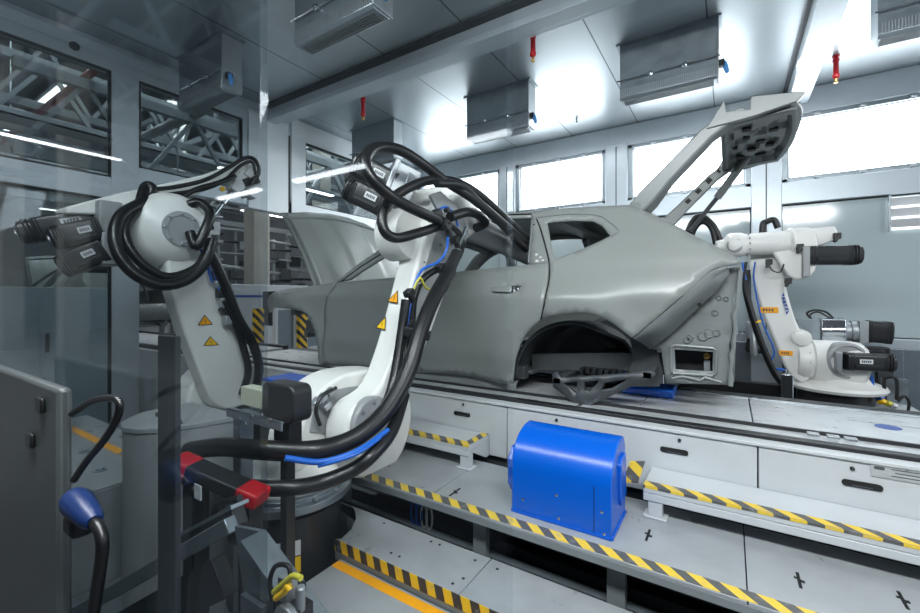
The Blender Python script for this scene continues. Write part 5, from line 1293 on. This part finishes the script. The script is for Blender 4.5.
# ---- linear drive and odds and ends around the far robot ------------------------------
ld = thing('linear_drive', 'horizontal silver and black linear drive behind the far robot', 'drive', (1.1, 5.35, 0))
Yd = 5.3
def hx_(u, v): return at(u, v, Y=Yd)
a, b = hx_(796, 330), hx_(819, 331)
m = MB(); m.span((a.x, Yd - .1, a.z - .11), (b.x, Yd + .1, a.z + .11)); m.build('carriage', M['galv'], ld, bevel=0.006)
a, b = hx_(819, 331), hx_(844, 331); m = MB(); m.cyl(a, b, 0.125, seg=24); m.span((a.x, Yd - .12, a.z - .1), (b.x, Yd + .12, a.z + .12)); m.build('silver_housing', M['chrome'], ld, bevel=0.01)
a, b = hx_(844, 331), hx_(866, 331); m = MB(); m.cyl(a, a.lerp(b, .3), 0.09); m.cyl(a.lerp(b, .3), a.lerp(b, .6), 0.10); m.span((a.lerp(b, .6).x, Yd - .1, a.z - .1), (b.x, Yd + .1, a.z + .1)); m.build('coupling', M['cast'], ld, bevel=0.006)
a, b = hx_(866, 331), hx_(892, 333); motor(ld, a, b - a, (b - a).length, 0.19, lbl=False)
m = MB(); a, b = hx_(800, 343), hx_(888, 346); m.span((a.x, Yd - .08, a.z - .1), (b.x, Yd + .08, a.z)); m.span((hx_(858, 350).x, Yd - .1, a.z - .18), (hx_(882, 350).x, Yd + .1, a.z - .02)); m.build('rail', M['blackpaint'], ld, bevel=0.01)
for u in (803, 884):
    m = MB(); x = hx_(u, 345).x; m.span((x - .05, Yd - .05, 0), (x + .05, Yd + .05, a.z - .05)); m.build('leg', M['darkgrey'], ld)
hose(ld, [hx_(810, 318), hx_(807, 313), hx_(815, 310), hx_(826, 312), hx_(834, 319)], 0.010, 'plastic', 'cable')
hose(ld, [hx_(812, 320), hx_(810, 315), hx_(818, 312), hx_(830, 318)], 0.008, 'plastic', 'cable')
cc = thing('energy_chain', 'black cable chain low behind the tail of the car body', 'cable chain', (0.1, 5.2, 0.3))
a, b = at(735, 385, Y=5.45), at(800, 387, Y=5.45)
for k in range(22):
    x = a.x - 0.5 + (b.x - a.x + 0.5) * k / 21; m = MB(); m.span((x - .03, 5.39, a.z - .07), (x + .03, 5.51, a.z + .05)); m.build('link', M['plastic'], cc, bevel=0.004)
m = MB(); m.span((a.x - .55, 5.37, 0), (a.x - .45, 5.53, a.z - .07)); m.span((a.x - .55, 5.38, a.z - .1), (b.x + .03, 5.52, a.z - .07)); m.span((b.x - .1, 5.37, 0), (b.x, 5.53, a.z - .07)); m.build('tray', M['darkgrey'], cc)
vp = thing('valve_station', 'white valve station with yellow fittings and black tubing, right of the far robot base', 'valve', (1.35, 4.9, 0))
a = at(893, 398, Y=4.85); m = MB(); m.span((a.x - .13, 4.80, 0), (a.x + .15, 5.05, a.z - .08)); m.build('box', M['conv'], vp, bevel=0.008)
for (u, v, mt) in ((880, 402, 'yellow'), (886, 404, 'yellow_cable'), (878, 398, 'bluehose'), (891, 406, 'label')):
    m = MB(); p = at(u, v, Y=4.78); m.lathe(p, (0.3, -1, 0.4), [(0, .02), (.03, .026), (.06, .014)], 10); m.build('fitting', M[mt], vp)
hose(vp, [at(u, v, Y=4.8) for u, v in ((885, 400), (884, 382), (886, 378), (896, 379), (897, 400))], 0.013, 'plastic', 'tube')
hose(vp, [at(u, v, Y=4.8) for u, v in ((898, 402), (904, 396), (909, 402), (908, 412))], 0.010, 'plastic', 'tube')
hose(vp, [at(u, v, Y=4.8) for u, v in ((874, 398), (872, 378), (868, 374))], 0.010, 'bluehose', 'tube')
m = MB(); a, b = at(884, 379, Y=5.0), at(911, 412, Y=5.0); m.span((a.x, 5.06, b.z - .2), (b.x, 5.10, a.z)); m.build('back_plate', M['galv'], vp)
sp = thing('steel_post', 'short bright steel post left of the far robot base', 'post', (0.45, 4.55, 0))
a = at(787, 388, Y=4.5); m = MB(); m.span((a.x - .04, 4.46, 0), (a.x + .04, 4.54, a.z + .12)); m.build('tube', M['chrome'], sp, bevel=0.006)
m = MB(); m.span((a.x - .07, 4.43, 0), (a.x + .07, 4.57, .012)); m.build('foot', M['steel'], sp)
pb = thing('pipe_bracket', 'small black pipe bracket behind the tail corner of the car body', 'bracket', (0.15, 5.5, 0.6))
hose(pb, [at(u, v, Y=5.5) for u, v in ((751, 335), (749, 345), (749, 350), (756, 351), (768, 351))], 0.03, 'plastic', 'pipe', n=3)
m = MB(); a = at(752, 330, Y=5.5); m.box(a, (.10, .10, .18)); m.bar(a, a + V3(0, .28, 0), .06, .06); m.build('block', M['cast'], pb, bevel=0.01)
# ------------------------------------------------------------------ around the left robot and in front of the cabin pane
pf = thing('platform', 'low pale platform with an orange edge line in front of the left robot', 'platform', (-3.6, 0.95, 0))
m = MB(); m.span((-4.55, 0.62, 0.0), (-2.75, 1.28, 0.49)); m.build('base', M['deck'], pf, bevel=0.004)
for a, b in ((-4.55, -3.75), (-3.75, -2.75)):
    m = MB(); m.span((a + .003, 0.60, 0.49), (b - .003, 1.30, 0.50)); m.build('plate', M['deck'], pf, bevel=0.002)
m = MB(); m.span((-4.55, 1.08, 0.50), (-2.76, 1.13, 0.5012)); lab(m.build('edge_line', M['orange'], pf), 'orange painted line')
for (u, v) in ((50, 455), (62, 465), (63, 480), (125, 436), (125, 453), (128, 463), (130, 468), (172, 430), (172, 452), (100, 470), (85, 452)):
    p = at(u, v, Z=0.501)
    if -4.5 < p.x < -2.8 and 0.65 < p.y < 1.25:
        m = MB(); m.lathe((p.x, p.y, 0.5), (0, 0, 1), [(0, .035), (.004, .035), (.005, .02), (.012, .018)], 14); m.build('bolt', M['galv'], pf)
for x in (-3.95, -3.2):
    m = MB(); m.tube([(x - .12, 0.602, .33), (x - .12, 0.57, .33), (x + .12, 0.57, .33), (x + .12, 0.602, .33)], .009, 8); m.build('handle', M['chrome'], pf)
    m = MB(); m.box((x + .02, 0.6165, .24), (.10, .006, .07)); m.build('label_plate', M['label'], pf)
tc_ = thing('terminal_cabinet', 'low white terminal cabinet against the glazed end wall, left of the left robot', 'cabinet', (-4.3, 1.0, 0.5012))
m = MB(); m.span((-4.56, 0.66, 0.5012), (-4.0, 1.06, 0.80)); m.build('housing', M['conv'], tc_, bevel=0.008)
for k in range(2):
    m = MB(); m.span((-4.0, 0.68 + .19 * k, 0.52), (-3.992, 0.86 + .19 * k, 0.78)); d = m.build('door', M['conv'], tc_, bevel=0.003)
    m = MB(); m.span((-3.992, 0.70 + .19 * k, 0.62), (-3.975, 0.715 + .19 * k, 0.70)); m.build('handle', M['plastic'], d)
for k, (x, y, mt, lb) in enumerate(((-4.15, 0.78, 'bluedark', 'dark blue plug lying on the white terminal cabinet'), (-4.35, 0.95, 'plastic', 'black clamp lying on the white terminal cabinet'))):
    m = MB(); m.box((x, y, .825), (.14, .06, .05), Matrix.Rotation(R(25 + 40 * k), 3, 'Z')); m.cyl((x - .05, y, .825), (x - .12, y - .05, .825), .02); m.box((x + .03, y + .02, .86), (.04, .04, .06))
    tag(m.build('plug' if k == 0 else 'clamp', M[mt], bevel=0.006), lb, 'plug' if k == 0 else 'clamp')
# grey sheet enclosure in front of the robot pedestal, with a slotted lid
ge = thing('sheet_enclosure', 'grey sheet enclosure with dark slots in its lid, between the two robots', 'enclosure', (-2.2, 1.05, 0))
m = MB(); poly = [(-2.62, 1.22), (-2.62, 0.98)] + [(-2.40 + .22 * math.sin(R(a)) , 1.08 - .26 * math.cos(R(a))) for a in (-50, -25, 0, 25, 50, 75)] + [(-2.12, 1.22)]
m.prism(poly, lambda p, h: (p[0], p[1], h), 0.0, 0.86); m.build('shell', M['robot_grey'], ge, bevel=0.006)
m = MB(); m.prism([(p[0] * 1.03 + .071, p[1] * 1.04 - .04) for p in poly], lambda p, h: (p[0], p[1], h), 0.86, 0.885); m.build('lid', M['robot_grey'], ge, bevel=0.004)
for x in (-2.5, -2.27):
    m = MB(); m.box((x, 1.0, 0.8855), (.09, .022, .003), Matrix.Rotation(R(-20), 3, 'Z')); m.build('slot', M['seam'], ge)
# galvanised holder with pale box and black connector housing
gh = thing('sensor_holder', 'galvanised bolted holder with a pale yellowish box, before the middle robot', 'holder', (-2.0, 1.06, 0))
q = lambda u, v, Y=1.02: at(u, v, Y=Y)
a, b = q(226, 408), q(281, 432)
m = MB(); m.span((a.x, 1.02, b.z), (b.x, 1.03, a.z)); m.span((a.x, 1.02, a.z - .008), (b.x, 1.12, a.z)); m.span((a.x + .02, 1.04, 0), (a.x + .08, 1.10, a.z)); m.build('plate', M['galv'], gh, bevel=0.003)
for (u, v) in ((240, 418), (246, 424), (252, 416), (262, 415), (271, 420), (236, 426)):
    p = q(u, v); m = MB(); m.lathe((p.x, 1.02, p.z), (0, -1, 0), [(0, .009), (.005, .008), (.007, .004)], 8); m.build('screw', M['chrome'], gh)
a, b = q(247, 385, 1.08), q(268, 408, 1.08); m = MB(); m.span((a.x, 1.05, b.z), (b.x, 1.11, a.z)); lab(m.build('pale_box', M['acrylic'], gh, bevel=0.004), 'pale yellowish translucent looking box')
bh = thing('connector_housing', 'black rounded connector housing standing in front of the middle robot shoulder', 'connector', (-1.7, 1.06, 0))
a, b = q(268, 380, 1.06), q(300, 424, 1.06); cx_ = (a.x + b.x) / 2; cz_ = (a.z + b.z) / 2
m = MB(); m.prism(rrect(b.x - a.x, a.z - b.z, .035, 5), lambda p, h: (cx_ + p[0], 1.03 + h, cz_ + p[1]), 0, .09); m.build('hood', M['plastic'], bh, bevel=0.008)
m = MB(); m.span((cx_ - .05, 1.05, b.z - .1), (cx_ + .05, 1.11, b.z)); m.span((cx_ - .02, 1.06, 0), (cx_ + .02, 1.10, b.z - .1)); m.build('stem', M['blackpaint'], bh)
# black rail unit with red ends
ru = thing('gate_rail', 'black rail unit with two red end caps, in front of the middle robot pedestal', 'rail', (-1.5, 0.8, 0))
A_, B_ = at(192, 468, Y=0.78), at(245, 491, Y=0.86)
m = MB(); m.bar(A_, B_, .085, .05); m.build('rail', M['blackpaint'], ru, bevel=0.008)
dd = (B_ - A_).normalized()
for p, s in ((A_, -1), (B_, 1)):
    m = MB(); m.bar(p - dd * .012 * s, p + dd * .075 * s, .09, .055); lab(m.build('end_cap', M['red'], ru, bevel=0.01), 'red end cap')
m = MB(); m.span((A_.x - .03, A_.y - .02, 0), (A_.x + .05, A_.y + .04, A_.z - .02)); m.span((B_.x - .05, B_.y, 0), (B_.x + .02, B_.y + .06, B_.z - .02)); m.build('upright', M['blackpaint'], ru, bevel=0.006)
m = MB(); m.use(M['yellow']); p = at(180, 478, Y=.77); m.box(p, (.03, .03, .05)); lab(m.build('yellow_tag', None, ru, bevel=0.004), 'small yellow tag')
m = MB(); p = at(198, 492, Y=.755); m.box(p, (.045, .004, .05)); m.build('label_plate', M['label'], ru)
hose(ru, [at(u, v, Y=.78) for u, v in ((190, 500), (188, 510), (192, 520), (198, 515))], .005, 'bluehose', 'cable')
hose(ru, [at(u, v, Y=.80) for u, v in ((240, 498), (218, 505), (214, 520), (218, 540))], .012, 'plastic', 'cable')
# galvanised bracket stand at the very front
bs = thing('bracket_stand', 'galvanised bracket stand with slanted gusset at the bottom edge left of the steps', 'bracket', (-1.15, 0.75, 0.0125))
Yb = 0.72
q = lambda u, v, Y=Yb: at(u, v, Y=Y)
m = MB(); pts = [q(234, 526), (q(262, 531)), q(344, 640), q(326, 650), q(246, 650), q(244, 600)]; m.prism([(p.x, p.z) for p in pts], lambda p, h: (p[0], Yb + h, p[1]), 0, .012); m.build('gusset_plate', M['galv'], bs, bevel=0.003)
m = MB(); m.bar(q(262, 531) + V3(0, -.03, 0), q(344, 640) + V3(0, -.03, 0), .07, .008); m.build('gusset_flange', M['galv'], bs)
a = q(236, 532, .74); m = MB(); m.tube([(a.x - .06, .78, a.z - .04), (a.x - .02, .78, a.z - .03), (a.x + .02, .78, a.z - .06), (a.x + .03, .78, a.z - .12), (a.x + .03, .78, .0125)], .035, 14); m.build('black_post', M['blackpaint'], bs)
A_, B_ = q(182, 545, .78), q(240, 516, .78)
m = MB(); m.bar(A_, B_, .05, .07); m.build('black_beam', M['blackpaint'], bs, bevel=0.005)
m = MB(); m.bar(A_ + V3(0, 0, .04), B_ + V3(0, 0, .04), .06, .012); m.build('galvanised_cap', M['galv'], bs)
A_, B_ = at(60, 622, Y=.62), at(232, 524, Y=.74)
m = MB(); m.bar(A_, B_, .04, .05); m.build('slanted_profile', M['galv'], bs, bevel=0.004)
m = MB(); m.bar(at(130, 625, Y=.70), at(225, 575, Y=.76), .05, .13); m.build('dark_beam', M['blackpaint'], bs, bevel=0.004)
m = MB(); m.span((q(247, 580).x, .70, .0125), (q(268, 580).x, .715, .62)); m.build('upright', M['galv'], bs)
for (u, v) in ((257, 560), (266, 545), (300, 598)):
    p = q(u, v); m = MB(); m.lathe((p.x, Yb - .002, p.z), (0, -1, 0), [(0, .009), (.006, .008), (.008, .004)], 8); m.build('screw', M['chrome'], bs)
vb = thing('valve_unit', 'small metal valve unit with yellow cable inside the front bracket stand', 'valve', (-.95, .66, .35))
p = at(288, 588, Y=.64)
m = MB(); m.box(p + V3(-.03, .02, -.02), (.035, .035, .06)); m.cyl(p + V3(.02, .02, -.06), p + V3(.02, .02, .0), .012); m.lathe(p + V3(0.01, .0, -.07), (0, -1, 0), [(0, .04), (.02, .04), (.022, .02)], 16); m.build('body', M['cast'], vb, bevel=0.004)
hose(vb, [at(u, v, Y=.63) for u, v in ((272, 600), (270, 580), (276, 566), (288, 566), (290, 578), (284, 592))], .006, 'plastic', 'cable')
hose(vb, [at(u, v, Y=.62) for u, v in ((274, 592), (283, 584), (293, 576), (301, 578))], .007, 'yellow_cable', 'cable')
hose(vb, [at(u, v, Y=.62) for u, v in ((276, 598), (284, 592), (288, 586), (290, 590))], .008, 'yellow', 'cable')
m = MB(); m.bar(p + V3(-.04, .045, -.05), p + V3(-.04, .075, -.05), .02, .02); m.span((p.x - .06, p.y + .0, .012), (p.x + .03, p.y + .05, p.z - .05)); m.build('stand', M['blackpaint'], vb)
# solid post and plug added in place of a reflection in the cabin pane
pp_ = thing('mirrored_plug_post', 'added grey socket post at the left picture edge, standing in for a blue plug mirrored in the glass', 'post', (-0.9, 0.26, 0))
a, b = at(20, 430, Y=.30), at(73, 430, Y=.285)
m = MB(); m.span((b.x - .62, .262, 0), (b.x, .285, at(70, 395, Y=.26).z)); m.build('post', M['postgrey'], pp_, bevel=0.008)
m = MB(); c = at(74, 500, Y=.27); m.tube([c, c + V3(.02, 0, 0), c + V3(.085, 0, -.010), c + V3(.10, 0, -.012)], [.022, .025, .018, .012], 16); m.build('blue_plug', M['bluedark'], pp_)
m = MB(); m.box(c + V3(.025, 0, -.035), (.05, .035, .04)); m.build('socket', M['plastic'], pp_, bevel=0.01)
e = c + V3(.095, 0, -.012); hose(pp_, [e, e + V3(.025, .0, -.004), e + V3(.04, 0, -.025), e + V3(.03, 0, -.07), e + V3(.0, 0, -.16), e + V3(-.03, .0, -.3), e + V3(-.03, .0, e.z * -1 + .02)], .0095, 'rubber', 'cable', n=8)
hose(pp_, [at(u, v, Y=.28) for u, v in ((72, 414), (90, 402), (108, 398), (119, 402), (117, 418), (104, 440), (86, 462), (74, 480))], .006, 'rubber', 'cable', n=8)
for (u, v) in ((40, 405), (30, 440)):
    m = MB(); p = at(u, v, Y=.258); m.span((p.x - .02, .254, p.z - .015), (p.x + .02, .262, p.z + .015)); m.build('socket_lid', M['plastic'], pp_, bevel=0.004)
